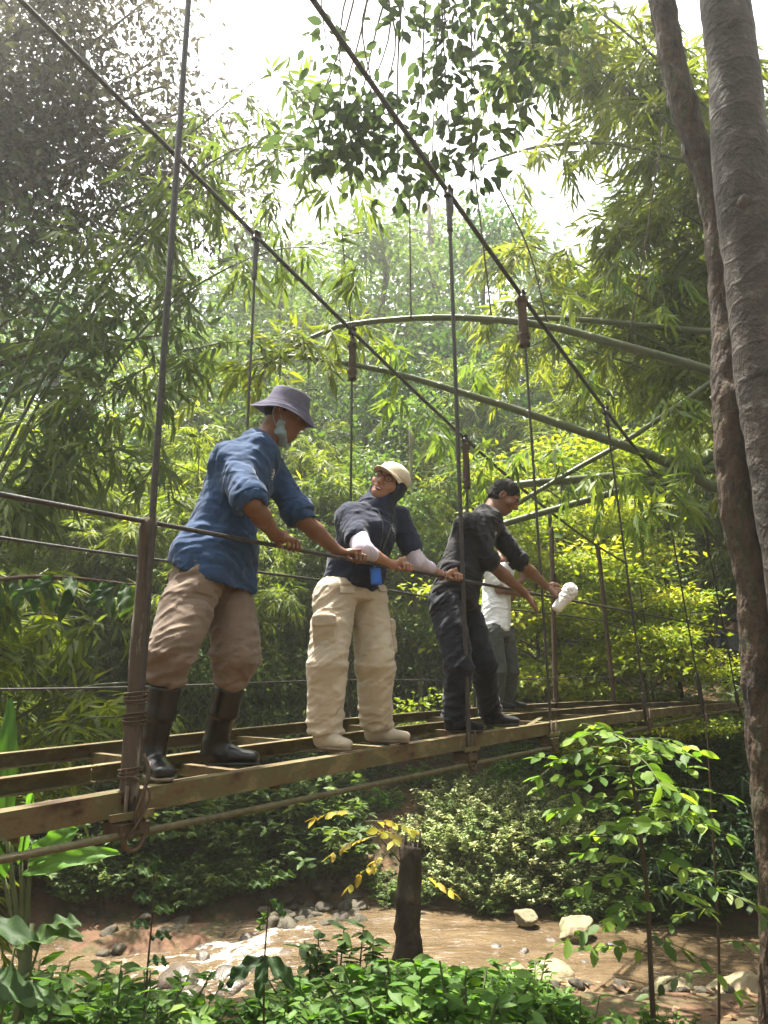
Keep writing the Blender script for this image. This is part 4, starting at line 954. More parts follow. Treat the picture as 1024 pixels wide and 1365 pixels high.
# ------------------------------------------------------------------ stones
def rock_geo(seed, n=3, flat=.7):
    import bmesh
    bm = bmesh.new(); bmesh.ops.create_icosphere(bm, subdivisions=n, radius=1.0); v = np.array([x.co[:] for x in bm.verts]); f = [tuple(q.index for q in x.verts) for x in bm.faces]; bm.free()
    rg = np.random.default_rng(seed)
    for _ in range(9):                                   # worn facets
        d = nrm(rg.normal(size=3)); h = rg.uniform(.55, .9); k = v@d; v = v-np.clip(k-h, 0, None)[:, None]*d*.85
    v = v*(1+.16*fbm(v*1.7+seed, 2, seed))[:, None]+.035*np.stack([fbm(v*5+seed, 2, seed+i) for i in range(3)], -1)
    v[:, 2] *= flat; v[:, 2] -= v[:, 2].min()*.55
    return v, f
def build_stones():
    ST = surf('river_stone', [(.30, (.026, .021, .015)), (.5, (.058, .047, .032)), (.62, (.050, .052, .026)), (.74, (.125, .10, .072))], 2.6, 8, .75, .6, .02, bscale=9, objrand=.35, spec=.4)
    PALE = surf('pale_boulder', [(.30, (.14, .11, .066)), (.5, (.22, .18, .11)), (.62, (.09, .09, .042)), (.80, (.28, .235, .16))], 1.8, 8, .8, .6, .02, bscale=8, objrand=.15)
    WET = surf('wet_stone', [(.30, (.040, .032, .025)), (.6, (.085, .068, .052)), (.8, (.13, .105, .08))], 2.5, 8, .35, .5, .02, bscale=9, objrand=.3, spec=.5)
    ms = [new_mesh('stone', *rock_geo(100+i)) for i in range(5)]; mp = [new_mesh('boulder', *rock_geo(200+i, 4)) for i in range(4)]; mw = [new_mesh('wet_stone', *rock_geo(300+i)) for i in range(4)]
    rg = np.random.default_rng(5)
    def stone(me, mat, p, s, name, label, group, sink=.25):
        o = link(name, me, mat, label=label, cat='stone' if 'boulder' not in name else 'boulder', group=group)
        o.location = Vector(p)-Vector((0, 0, s*sink)); o.rotation_euler = (rg.uniform(-.25, .25), rg.uniform(-.25, .25), rg.uniform(0, 6.3)); o.scale = (s*rg.uniform(.9, 1.4), s*rg.uniform(.8, 1.1), s*rg.uniform(.75, 1.1)); return o
    def on(px, py, z):                                   # where the line of sight meets height z
        r = ray(px, py); k = (z-EYE[2])/r[2]; return EYE+r*k
    # heap by the bend
    for i in range(74):
        px = rg.uniform(352, 486); py = rg.uniform(1135, 1206); q = on(px, py, -2.35+.25*(1206-py)/70); q[2] = max(ground_z(q[0], q[1]), -2.62)+.02
        stone(ms[i % 5], ST, q, rg.uniform(.06, .15)*(1.25 if rg.random() < .2 else .9), 'river_stone', 'brown cobble in the heap at the bend of the stream', 'cobbles heaped at the bend')
    for i in range(38):
        px = rg.uniform(118, 335); py = rg.uniform(1186, 1250)-.16*(px-118)*.6; q = on(px, py, -2.6); q[2] = max(-2.80, float(ground_z(q[0], q[1])))
        stone(ms[i % 5], ST, q, rg.uniform(.05, .125), 'river_stone', 'mossy brown stone on the bar beside the dark pool', 'stones on the bar by the pool', .42)
    for px, py, s in ((375, 1270, .18), (330, 1255, .12), (395, 1290, .26), (350, 1300, .18), (300, 1300, .14), (240, 1305, .26), (255, 1330, .20), (420, 1255, .14), (385, 1240, .12), (270, 1275, .10), (365, 1225, .16), (310, 1325, .2), (400, 1330, .2)):
        q = on(px, py, -2.72); stone(mw[rg.integers(4)], WET, q, s, 'wet_stone', 'dark wet stone standing in the white water', 'stones in the rapids', .35)
    for px, py, s, lab in ((765, 1240, .24, 'long mossy tan boulder on the far waterline below the shrubs'), (690, 1306, .20, 'small squarish pale boulder at the near waterline'), (738, 1311, .24, 'large rounded pale boulder at the near waterline'),
                           (905, 1345, .26, 'flat pale boulder beside the thin sapling stem'), (990, 1345, .34, 'broad pale boulder at the foot of the big tree'), (940, 1340, .16, 'small tan boulder wedged between two larger pale ones'), (700, 1225, .13, 'small tan boulder half under the overhanging shrub')):
        q = on(px, py, -2.5); q[2] = max(q[2], float(ground_z(q[0], q[1]))-.05); stone(mp[rg.integers(4)], PALE, q, s, 'boulder', lab, None)
    for k, (px, py) in enumerate(((660, 1262), (700, 1270), (735, 1256), (815, 1262), (780, 1286))):
        q = on(px, py, -2.6); stone(mw[k % 4], WET, q, .09, 'wet_stone', 'small stone just breaking the brown water', 'stones breaking the brown water', .5)
    for i in range(46):                                  # pebbly shore in front of the boulders
        q = on(rg.uniform(640, 1000), rg.uniform(1318, 1362), -2.4); q[2] = float(ground_z(q[0], q[1]))+.005
        stone(ms[i % 5], ST, q, rg.uniform(.03, .07), 'pebble', 'small pebble on the near shore', 'pebbles on the near shore')
# ------------------------------------------------------------------ leaves
TEMPL = {
 'blade': (np.array([(0, 0, 0), (.34, .5, .03), (.40, 0, .0), (.34, -.5, .03), (1, 0, -.16)]), np.array([(0, 3, 2), (0, 2, 1), (2, 3, 4), (2, 4, 1)])),
 'kite': (np.array([(0, 0, 0), (.42, .5, .04), (1, 0, -.08), (.42, -.5, .04)]), np.array([(0, 3, 2), (0, 2, 1)])),
 'oval': (np.array([(0, 0, 0), (.20, .36, .03), (.55, .48, .03), (.86, .22, -.03), (1, 0, -.09), (.86, -.22, -.03), (.55, -.48, .03), (.20, -.36, .03), (.5, 0, -.015)]),
          np.array([(0, 7, 8), (7, 6, 8), (6, 5, 8), (5, 4, 8), (4, 3, 8), (3, 2, 8), (2, 1, 8), (1, 0, 8)])),
}
class Leaves:
    def __init__(self): self.a = []
    def add(self, P, D, N, L, W, T):
        P = np.asarray(P, float).reshape(-1, 3); n = len(P); b = lambda x: np.broadcast_to(np.asarray(x, float), (n,))
        self.a.append((P, nrm(np.broadcast_to(D, (n, 3))), np.broadcast_to(N, (n, 3)), b(L), b(W), b(T)))
    def mesh(self, name, kind):
        P, D, N, L, W, T = [np.concatenate([x[i] for x in self.a]) for i in range(6)]
        S = np.cross(N, D); ln = np.linalg.norm(S, axis=1); S[ln < 1e-3] = (1, 0, 0); S = nrm(S); N2 = np.cross(D, S)
        tv, tf = TEMPL[kind]; k = len(tv)
        V = P[:, None]+L[:, None, None]*tv[None, :, 0:1]*D[:, None]+W[:, None, None]*tv[None, :, 1:2]*S[:, None]+L[:, None, None]*tv[None, :, 2:3]*N2[:, None]
        F = (np.arange(len(P))[:, None, None]*k+tf[None]).reshape(-1, 3)
        me = new_mesh(name, V.reshape(-1, 3), F, False)
        a = me.attributes.new('tint', 'FLOAT', 'POINT'); a.data.foreach_set('value', np.repeat(np.clip(T, 0, 1), k).astype(np.float32))
        return me
def unit(rg, n): return nrm(rg.normal(size=(n, 3)))
def sprays(LV, O, D, rg, n=8, L=.20, W=.026, tw=.22, droop=.35):
    """bamboo twigs: at each O a twig towards D with n long leaves fanned along it"""
    m = len(O); D = nrm(D); up = np.array([0, 0, 1.0]); S = np.cross(D, up); S = nrm(S+.25*rg.normal(size=S.shape)); 
    k = np.linspace(0, 1, n)[None, :]+rg.uniform(-.06, .06, (m, n)); sg = np.where(np.arange(n) % 2 == 0, 1, -1)[None, :]
    an = sg*(1.05-.75*k)*rg.uniform(.7, 1.25, (m, n))
    P = O[:, None]+D[:, None]*(k*tw)[..., None]-up*(droop*.4*tw*k**2)[..., None]
    d = D[:, None]*np.cos(an)[..., None]+S[:, None]*np.sin(an)[..., None]+rg.normal(size=(m, n, 3))*.16; d[..., 2] -= droop*rg.uniform(.4, 1.5, (m, n)); d = nrm(d)
    N = nrm(up+.55*rg.normal(size=(m, n, 3)))
    l = L*rg.uniform(.62, 1.2, (m, n)); T = np.clip(rg.normal(.5, .22, (m, 1))+rg.normal(0, .15, (m, n)), 0, 1)
    LV.add(P.reshape(-1, 3), d.reshape(-1, 3), N.reshape(-1, 3), l.ravel(), (l*W/L).ravel(), T.ravel())
def culm_tube(path, r0, r1, node=.36, n=10):
    """bamboo cane with swollen nodes"""
    path = np.asarray(path, float); ln = np.concatenate([[0], np.cumsum(np.linalg.norm(np.diff(path, axis=0), axis=1))]); tot = ln[-1]; s = []; x = 0.0
    while x < tot-.02: s += [x, x+.012, x+.024, x+.05]; x += node
    s = np.unique(np.clip(np.array(s+[tot]), 0, tot)); p = np.stack([np.interp(s, ln, path[:, i]) for i in range(3)], 1)
    r = r0+(r1-r0)*(s/tot)**1.15; ph = (s % node); r = r*np.where((ph > .008) & (ph < .016), 1.14, np.where((ph > .02) & (ph < .03), .97, 1.0))
    return tube(p, r, n)
def dress_culm(LV, path, rg, u0=.25, node=.36, nb=3, blen=.9, per=5, n=8, L=.20, W=.027, droop=.4, twigs=None):
    """side branches with leaf sprays along a cane"""
    path = np.asarray(path, float); ln = np.concatenate([[0], np.cumsum(np.linalg.norm(np.diff(path, axis=0), axis=1))]); tot = ln[-1]
    s = np.arange(u0*tot, tot, node); s = np.repeat(s, nb); m = len(s); c = np.stack([np.interp(s, ln, path[:, i]) for i in range(3)], 1)
    az = rg.uniform(0, 2*math.pi, m); el = rg.uniform(-.35, .75, m); d = np.stack([np.cos(az)*np.cos(el), np.sin(az)*np.cos(el), np.sin(el)], 1)
    bl = blen*rg.uniform(.45, 1.15, m)*(1-.35*(s/tot)); g = np.array([0, 0, -1.0])
    for k in np.linspace(.3, 1.0, per):
        p = c+d*(bl*k)[:, None]+g*(droop*bl*k*k)[:, None]; dd = d+g*(2*droop*k)+.45*rg.normal(size=(m, 3))
        sprays(LV, p, dd, rg, n, L, W, .22, droop*.9)
    if twigs is not None:
        for i in range(0, m, 1):
            q = [c[i]+d[i]*bl[i]*k+g*droop*bl[i]*k*k for k in (0, .35, .7, 1)]; twigs.append(tube(q, [.006, .0045, .003, .0015], 4, False))
def clusters(LV, C, rg, n, spread, L, W, flat=.6, out=None, droop=.35, tmean=.5):
    """broad leaves in clumps round the points C"""
    m = len(C); o = rg.normal(size=(m, n, 3))*spread; o[..., 2] *= flat; P = C[:, None]+o
    d = nrm(o)+.6*rg.normal(size=(m, n, 3)); d[..., 2] -= droop
    if out is not None: d = d+out[:, None]*.8
    N = nrm(np.array([0, 0, 1.0])+.5*rg.normal(size=(m, n, 3))); l = L*rg.uniform(.6, 1.2, (m, n))
    T = np.clip(rg.normal(tmean, .20, (m, 1))+rg.normal(0, .13, (m, n)), 0, 1)
    LV.add(P.reshape(-1, 3), nrm(d).reshape(-1, 3), N.reshape(-1, 3), l.ravel(), (l*W/L).ravel(), T.ravel())
def branching(rg, base, top, r0, nl=7, reach=1.6, rise=.5, sub=5, start=.4):
    """trunk and limbs; returns trunk geometry, limb geometries and the twig ends"""
    base = np.asarray(base, float); top = np.asarray(top, float); H = np.linalg.norm(top-base); mid = (base+top)/2+rg.normal(size=3)*np.array([.08, .08, 0])*H*.5
    tp = spline([base, base*.7+mid*.3+rg.normal(size=3)*.02*H*np.array([1, 1, 0]), mid, top], 18); tr = tube(tp, np.linspace(r0, r0*.3, 18), 10, rough=r0*.12, rfreq=5); limbs = []; tips = []
    for i in range(nl):
        k = start+(1-start)*(i+.5)/nl; b = tp[int(k*17)]; az = i*2.4+rg.uniform(-.5, .5); ln = reach*(1.15-.6*k)*rg.uniform(.75, 1.2)
        e = b+np.array([math.cos(az)*ln, math.sin(az)*ln, rise*ln*rg.uniform(.6, 1.3)]); m = (b+e)/2+np.array([0, 0, .12*ln])
        q = spline([b, m, e], 9); g = [tube(q, np.linspace(r0*.42*(1.1-.5*k), r0*.10, 9), 6, rough=r0*.03)]
        for j in range(sub):
            c = q[int(rg.uniform(2, 8.9))]; a2 = az+rg.uniform(-1.3, 1.3); l2 = ln*rg.uniform(.3, .6); f = c+np.array([math.cos(a2)*l2, math.sin(a2)*l2, l2*rg.uniform(-.15, .6)])
            g.append(tube([c, (c+f)/2+np.array([0, 0, .04*l2]), f], [r0*.14, r0*.09, r0*.04], 5)); tips += [f, (c+f)/2+rg.normal(size=3)*.1]
        limbs.append(cat_geo(g)); tips.append(e)
    tips.append(top); return tr, limbs, np.array(tips)
def copy_thing(src, loc, rz, sc=1.0, label=None, group=None):
    r = src.copy(); COL.objects.link(r); r.location = Vector(loc); r.rotation_euler = (0, 0, rz); r.scale = (sc, sc, sc)*1 if isinstance(sc, float) else sc
    if label: r['label'] = label
    if group: r['group'] = group
    for ch in src.children:
        c = ch.copy(); COL.objects.link(c); c.parent = r
    return r
def seat(x, y, d=.05): return (x, y, float(ground_z(x, y))-d)
G_BAM = leafmat('bamboo_leaf', (.060, .098, .016), (.114, .164, .024), (.210, .245, .040), .50, (1.5, 1.42, .48))
G_DARK = leafmat('dark_leaf', (.016, .042, .014), (.030, .072, .020), (.060, .115, .030), .38, (1.3, 1.5, .6))
G_YEL = leafmat('yellow_leaf', (.12, .20, .022), (.23, .30, .030), (.42, .42, .045), .50, (1.25, 1.2, .5))
G_MID = leafmat('green_leaf', (.042, .080, .022), (.080, .135, .034), (.145, .195, .055), .42, (1.4, 1.45, .6))
G_BRIGHT = leafmat('fresh_leaf', (.060, .150, .018), (.105, .230, .028), (.18, .31, .045), .48)
G_PALE = leafmat('variegated_leaf', (.085, .150, .040), (.22, .28, .10), (.46, .46, .26), .35, (1.2, 1.2, .7))
G_GREY = leafmat('backlit_grey_leaf', (.060, .056, .048), (.095, .088, .074), (.115, .130, .065), .45, (1.15, 1.1, .85))  # leaf colour greyed to paint in backlight and lens glare
G_SHADE = leafmat('shaded_olive_leaf', (.036, .060, .028), (.062, .092, .038), (.100, .130, .050), .42, (1.25, 1.3, .75))  # tone dulled for shaded, backlit branches; the shade is in the colour
G_BAM2 = leafmat('shaded_bamboo_leaf', (.052, .085, .026), (.090, .135, .036), (.155, .195, .055), .50, (1.4, 1.4, .6))  # duller copy of the bamboo leaf, shade put into the colour
CANE = surf('green_cane', [(.30, (0.029, 0.042, 0.013)), (.5, (0.061, 0.079, 0.026)), (.7, (0.086, 0.090, 0.040)), (.85, (0.144, 0.137, 0.086))], 3.0, 7, .5, .2, .003, stretch=(1, 1, .5), spec=.4, objrand=.25)
BARKR = surf('red_brown_bark', [(.30, (0.011, 0.008, 0.006)), (.42, (0.032, 0.020, 0.013)), (.52, (0.063, 0.038, 0.023)), (.59, (0.032, 0.032, 0.017)), (.68, (0.098, 0.066, 0.042)), (.76, (0.168, 0.147, 0.115)), (.82, (0.056, 0.038, 0.025))], 6.0, 10, .9, 1.0, .04, stretch=(1, 1, .5), bscale=24)
def ring_bark():
    m = surf('grey_ring_bark', [(.30, (0.015, 0.012, 0.009)), (.44, (0.035, 0.028, 0.022)), (.57, (0.050, 0.038, 0.030)), (.64, (0.087, 0.077, 0.065)), (.72, (0.167, 0.158, 0.143)), (.78, (0.056, 0.050, 0.040))], 4.0, 10, .85, .9, .02, stretch=(1, 1, .9), bscale=26)
    N, L = m.node_tree.nodes, m.node_tree.links; B = N['Principled BSDF']; b0 = [n for n in N if n.type == 'BUMP'][0]; tc = [n for n in N if n.type == 'TEX_COORD'][0]
    w = N.new('ShaderNodeTexWave'); w.bands_direction = 'Z'; w.inputs['Scale'].default_value = 1.5; w.inputs['Distortion'].default_value = 14.0; w.inputs['Detail'].default_value = 6; w.inputs['Detail Scale'].default_value = .9
    L.new(tc.outputs['Object'], w.inputs['Vector']); r = ramp(N, [(0, (0, 0, 0)), (.86, (.25, .25, .25)), (1.0, (1, 1, 1))]); L.new(w.outputs[0], r.inputs[0])
    b = N.new('ShaderNodeBump'); b.inputs['Strength'].default_value = .5; b.inputs['Distance'].default_value = .012; L.new(r.outputs[0], b.inputs['Height']); L.new(b0.outputs[0], b.inputs['Normal']); L.new(b.outputs[0], B.inputs['Normal'])
    return m
BARK = surf('brown_bark', [(.3, (.040, .030, .022)), (.6, (.095, .072, .052)), (.8, (.17, .14, .105))], 6, 8, .9, .8, .015, stretch=(1, 1, .4), bscale=14)
STEM = surf('green_stem', [(.3, (.045, .060, .022)), (.7, (.095, .110, .045))], 9, 5, .6, .2, .003)
DEADWOOD = surf('dead_wood', [(.3, (.018, .014, .010)), (.55, (.050, .036, .026)), (.75, (.11, .085, .06))], 8, 9, .9, 1.0, .02, stretch=(1, 1, .5), bscale=16)

# ------------------------------------------------------------------ the kinds that are copied about
def make_bamboo(seed, nculm, H, arch, base_r, leafmat_, L, W, nb=3, blen=.9, u0=.22, per=5, n=8):
    rg = np.random.default_rng(seed); LV = Leaves(); canes = []
    for i in range(nculm):
        az = i*2.399+rg.uniform(-.3, .3); o = np.array([math.cos(az), math.sin(az), 0])*rg.uniform(.1, .45); dr = np.array([math.cos(az), math.sin(az), 0]); h = H*rg.uniform(.72, 1.08); a = arch*rg.uniform(.5, 1.4)
        u = np.linspace(0, 1, 22); p = o+dr*(a*u**2.3)[:, None]+np.array([0, 0, 1.0])*(h*(u-.30*u**4*min(1.2, a/2)))[:, None]+.05*np.stack([np.sin(u*7+i), np.cos(u*6+i), 0*u], 1)
        canes.append(culm_tube(p, base_r*rg.uniform(.7, 1.1), .006, .40, 7)); dress_culm(LV, p, rg, u0, .36, nb, blen, per, n, L, W)
    root = empty('bamboo_clump', (0, 0, 0), 'x', 'bamboo'); 
    for g in canes: put('cane', g, CANE, root)
    f = link('foliage', LV.mesh('bamboo_foliage', 'blade'), leafmat_, root); return root
def make_tree(seed, H, r0, nl, reach, mat, L, W, n, spread, kind='kite', flat=.6, bark=None, lean=(0, 0), rise=.5, sub=5, start=.4, name='forest_tree', droop=.35):
    rg = np.random.default_rng(seed); tr, limbs, tips = branching(rg, (0, 0, 0), (lean[0], lean[1], H), r0, nl, reach, rise, sub, start); LV = Leaves(); clusters(LV, tips, rg, n, spread, L, W, flat, None, droop)
    root = empty(name, (0, 0, 0), 'x', 'tree'); put('trunk', tr, bark or BARK, root)
    for g in limbs: put('limb', g, bark or BARK, root)
    link('crown', LV.mesh('crown', kind), mat, root); return root
def make_shrub(seed, H, R, nst, nlv, mat, L, W, kind='kite', droop=.5, name='shrub', cat='shrub', upright=.6):
    rg = np.random.default_rng(seed); LV = Leaves(); st = []
    for i in range(nst):
        az = rg.uniform(0, 6.28); rr = R*math.sqrt(rg.uniform(0, 1)); h = H*rg.uniform(.45, 1.05)*(1-.35*rr/R); b = np.array([math.cos(az), math.sin(az), 0])*rr*.35; e = np.array([math.cos(az)*rr, math.sin(az)*rr, h]); q = spline([b, (b+e)/2+np.array([0, 0, .15*h]), e], 7)
        st.append(tube(q, np.linspace(.009, .003, 7), 5, False)); k = rg.uniform(.18, 1.0, nlv)**.8; p = np.stack([np.interp(k*6, np.arange(7), q[:, c]) for c in range(3)], 1)
        a = rg.uniform(0, 6.28, nlv); d = np.stack([np.cos(a), np.sin(a), rg.uniform(-.2, upright, nlv)-droop*.5], 1); N = nrm(np.array([0, 0, 1.0])+.4*rg.normal(size=(nlv, 3))); l = L*rg.uniform(.55, 1.2, nlv)
        LV.add(p, d, N, l, l*W/L, np.clip(rg.normal(.5, .2)+rg.normal(0, .15, nlv)+.25*(k-.6), 0, 1))
    root = empty(name, (0, 0, 0), 'x', cat); s = put('stem', cat_geo(st), STEM, root); s['kind'] = 'stuff'
    link('foliage', LV.mesh('foliage', kind), mat, root); return root
def drop(src):                                          # remove a pattern that was only copied
    for c in list(src.children): bpy.data.objects.remove(c)
    bpy.data.objects.remove(src)

def build_forest():
    rg = np.random.default_rng(77)
    # --- bamboo beyond the stream
    B1 = make_bamboo(1, 7, 8.5, 2.4, .045, G_BAM, .30, .046, n=7); B2 = make_bamboo(2, 6, 9.5, 3.0, .05, G_BAM, .31, .047, n=7); B3 = make_bamboo(3, 8, 6.5, 2.2, .035, G_BAM, .28, .043, u0=.08, n=7); B4 = make_bamboo(4, 7, 4.2, 1.7, .025, G_BAM, .26, .040, u0=.03, blen=.7, n=7)
    spots = [(B1, -6.5, 14.2), (B2, -3.6, 14.0), (B3, -4.8, 13.4), (B3, -2.0, 14.0), (B1, -.6, 16.0), (B2, 1.6, 18.6), (B3, -.1, 15.4), (B3, 3.0, 18.0), (B1, 4.4, 19.0), (B2, 7.5, 17.6), (B2, 7.6, 15.2), (B1, 10.5, 17.0), (B2, -9.5, 15.5), (B1, -8.8, 13.6), (B4, -3.0, 13.4), (B4, -6.4, 13.0), (B4, -.8, 13.9), (B3, -7.6, 17.5), (B2, -5.4, 18.5), (B1, -2.4, 19.0), (B2, 11.0, 14.0), (B1, 2.9, 20.5), (B2, -12, 19), (B4, 1.0, 16.2), (B2, 8.4, 21), (B1, 12.5, 21), (B1, -1.9, 24), (B2, 4.5, 25), (B1, -8.5, 24), (B3, -5.8, 13.6), (B3, -3.4, 13.3), (B4, -4.4, 13.2), (B4, -2.4, 14.2), (B4, -7.2, 12.8), (B1, -1.0, 20.5), (B2, .5, 22.5), (B1, 6.6, 22.5), (B2, -3.8, 21.5), (B1, 2.0, 23.5), (B3, -9.0, 12.6), (B2, -6.0, 15.5), (B1, -1.9, 15.8)]
    for i, (b, x, y) in enumerate(spots):
        lab, grp = {B1: ('tall arching bamboo clump beyond the stream', 'tall bamboo beyond the stream'), B2: ('tall arching bamboo clump beyond the stream', 'tall bamboo beyond the stream'), B3: ('bushy mid-height bamboo clump on the far bank', 'bushy bamboo on the far bank'), B4: ('low leafy bamboo thicket just above the far bank', 'low bamboo above the far bank')}[b]
        copy_thing(b, seat(x, y), rg.uniform(0, 6.28), float(rg.uniform(.88, 1.15)), lab, grp)
    # --- bamboo on the near bank to the left, reaching over behind the bridge
    for x, y, b, s in ((-5.6, 6.4, B3, .95), (-4.7, 7.2, B4, 1.2), (-7.2, 7.4, B1, .85), (-4.0, 6.3, B4, .95), (-5.9, 7.3, B3, 1.1)):
        copy_thing(b, seat(x, y), rg.uniform(0, 6.28), s, 'bamboo clump rooted on the near bank behind the left end of the bridge', 'bamboo behind the left end of the bridge')
    copy_thing(B2, seat(6.9, 10.6), 2.0, .95, 'tall bamboo clump rising behind the leaning canes', 'bamboo behind the leaning canes'); copy_thing(B1, seat(8.0, 11.2), .6, 1.12, 'tall bamboo clump rising behind the leaning canes', 'bamboo behind the leaning canes'); copy_thing(B2, seat(9.6, 13.2), 5.0, 1.15, 'tall bamboo clump rising behind the leaning canes', 'bamboo behind the leaning canes'); copy_thing(B1, seat(8.6, 7.6), 4.0, 1.0, 'tall bamboo clump rising behind the leaning canes', 'bamboo behind the leaning canes')
    # --- broad-leaved trees on the slope
    T1 = make_tree(11, 8.5, .16, 10, 2.6, G_MID, .16, .075, 80, .34); T2 = make_tree(12, 7.0, .12, 9, 2.2, G_DARK, .15, .07, 80, .30); T3 = make_tree(13, 5.0, .07, 8, 1.6, G_MID, .12, .055, 70, .24, start=.25)
    for i, (t, x, y, s) in enumerate(((T1, -3.0, 17.0, 1.0), (T2, -7.0, 15.0, 1.0), (T1, 2.5, 19.0, 1.0), (T2, .3, 18.0, 1.0), (T1, 7.0, 20, 1.0), (T2, -11, 14, 1.1), (T1, -11, 21, 1.2), (T1, -5.5, 23, 1.3), (T1, .6, 26, 1.5), (T2, 10, 24, 1.5), (T1, 15, 22, 1.5), (T1, 15, 15, 1.3), (T1, -16, 17, 1.4), (T1, -15, 28, 1.8), (T1, -4, 33, 2.0), (T1, 7, 33, 2.0), (T2, 16, 32, 2.1), (T1, 24, 26, 2.0), (T2, -24, 24, 1.9), (T1, 26, 12, 1.7), (T2, -22, 10, 1.7), (T1, -3.5, 28, 1.9), (T1, -6.5, 22, 1.5), (T1, -3.2, 22.5, 1.55), (T1, .2, 21.5, 1.5), (T2, 3.2, 22.5, 1.75), (T1, 6.2, 21, 1.5), (T1, 9.5, 20, 1.5), (T2, -9.5, 20, 1.6), (T1, 1.8, 27, 1.9), (T1, -6, 27, 1.9), (T1, 12.5, 18, 1.4), (T1, 3.5, 29, 1.9), (T2, -9, 30, 2.0), (T1, 12, 28, 2.0))):
        copy_thing(t, seat(x, y), rg.uniform(0, 6.28), float(s*rg.uniform(.9, 1.1)), 'broad-leaved tree in the mixed wood up the slope', 'trees up the slope')
    for x, y in ((-1.6, 13.4), (-.5, 14.6), (-2.9, 13.2), (5.3, 16.6), (-5.4, 13.2)):
        copy_thing(T3, seat(x, y), rg.uniform(0, 6.28), float(rg.uniform(.75, 1.05)), 'slim young tree with small mid-green leaves on the far bank', 'young trees on the far bank')
    PB = surf('pale_bark', [(.3, (.14, .125, .09)), (.7, (.30, .27, .21))], 7, 7, .85, .4, .008, stretch=(1, 1, .5)); PT = make_tree(17, 5.6, .075, 8, 1.4, G_MID, .12, .055, 60, .24, bark=PB, start=.55, name='pale_trunk_tree'); copy_thing(PT, seat(.52, 14.2), 1.0, 1.15, 'slim tree with a pale straight trunk standing behind the middle of the bridge'); drop(PT)
    # --- yellow-leaved trees in the sun
    Y1 = make_tree(21, 4.6, .055, 13, 1.9, G_YEL, .120, .062, 84, .27, flat=.20, rise=.18, sub=6, start=.34, name='yellow_tree', droop=.05)
    for x, y, s, r, lab in ((2.6, 12.3, 1.0, .3, 'yellow-green tree in flat layers just behind the person in white'), (3.5, 13.8, 1.2, 2.0, 'tallest of the yellow-green trees, between the two others beyond the bridge'), (3.9, 11.9, .75, 4.2, 'yellow-green tree in flat layers beside the big twin trunks')):
        copy_thing(Y1, seat(x, y), r, s, lab, 'yellow-leaved trees beyond the bridge')
    # --- the wood goes on round and behind the viewer's bank
    for t, x, y, s in ((T1, -4.5, -4.5, 1.15), (T1, 2.5, -5.0, 1.2), (T1, 6.5, -1.0, 1.1), (T2, -8.5, 0.5, 1.2), (T1, -1.0, -9.0, 1.4), (T1, 8.5, 3.5, 1.1), (T1, -9.0, 4.0, 1.1), (T1, 9, -7, 1.5), (T1, -10, -8, 1.5), (T2, 7.0, 1.0, .95), (T2, -5.0, .2, .95)):
        copy_thing(t, seat(x, y), rg.uniform(0, 6.28), s, 'broad-leaved tree in the wood on the near bank', 'trees on the near bank')
    for p in (Y1, T1, T2, T3, B1, B2, B3, B4): drop(p)

def build_left_tree():
    rg = np.random.default_rng(31); base = seat(-6.2, 6.6); b = np.array(base); top = b+np.array([1.2, .6, 9.6]); tp = spline([b, b+np.array([.1, .1, 3.0]), b+np.array([.6, .3, 6.5]), top], 30)
    root = empty('small_leaved_tree', base, 'tall tree with fine leaves tinted grey for backlight against the white sky over the left of the bridge', 'tree'); put('trunk', tube(tp, np.linspace(.19, .05, 30), 12, rough=.02, rfreq=5), BARK, root)
    ends = []; low = []
    for i in range(17):
        k = rg.integers(13, 29); s = tp[k]; e = at(rg.uniform(30, 275), rg.uniform(-140, 330), rg.uniform(6.8, 9.0)); m = (s+e)/2+np.array([0, 0, .35]); q = spline([s, m, e], 14); g = [tube(q, np.linspace(.05, .012, 14), 7, rough=.004)]
        for j in range(14):
            c = q[rg.integers(4, 14)]; f = c+rg.normal(size=3)*np.array([.55, .55, .5]); g.append(tube([c, (c+f)/2+np.array([0, 0, .05]), f], [.010, .007, .003], 5)); ends += [f, (c+f)/2]
        put('limb', cat_geo(g), BARK, root); ends.append(e)
    for i in range(9):
        s = tp[rg.integers(8, 16)]; e = at(rg.uniform(-20, 250), rg.uniform(290, 470), rg.uniform(6.4, 8.0)); q = spline([s, (s+e)/2+np.array([0, 0, .25]), e], 12); put('limb', tube(q, np.linspace(.035, .008, 12), 6), BARK, root); low += [q[5]+rg.normal(size=3)*.3, q[7]+rg.normal(size=3)*.3, q[9]+rg.normal(size=3)*.25, q[11], e+rg.normal(size=3)*.35, e+rg.normal(size=3)*.45]
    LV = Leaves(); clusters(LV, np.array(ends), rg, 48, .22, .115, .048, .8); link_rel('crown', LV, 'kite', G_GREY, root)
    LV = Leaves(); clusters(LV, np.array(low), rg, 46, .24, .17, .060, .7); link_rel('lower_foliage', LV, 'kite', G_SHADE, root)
def link_rel(name, LV, kind, mat, root):
    q = root; off = np.zeros(3)
    while q is not None: off += np.array(q.location); q = q.parent
    LV.a = [(P-off, *r) for P, *r in LV.a]; return link(name, LV.mesh(name, kind), mat, root)

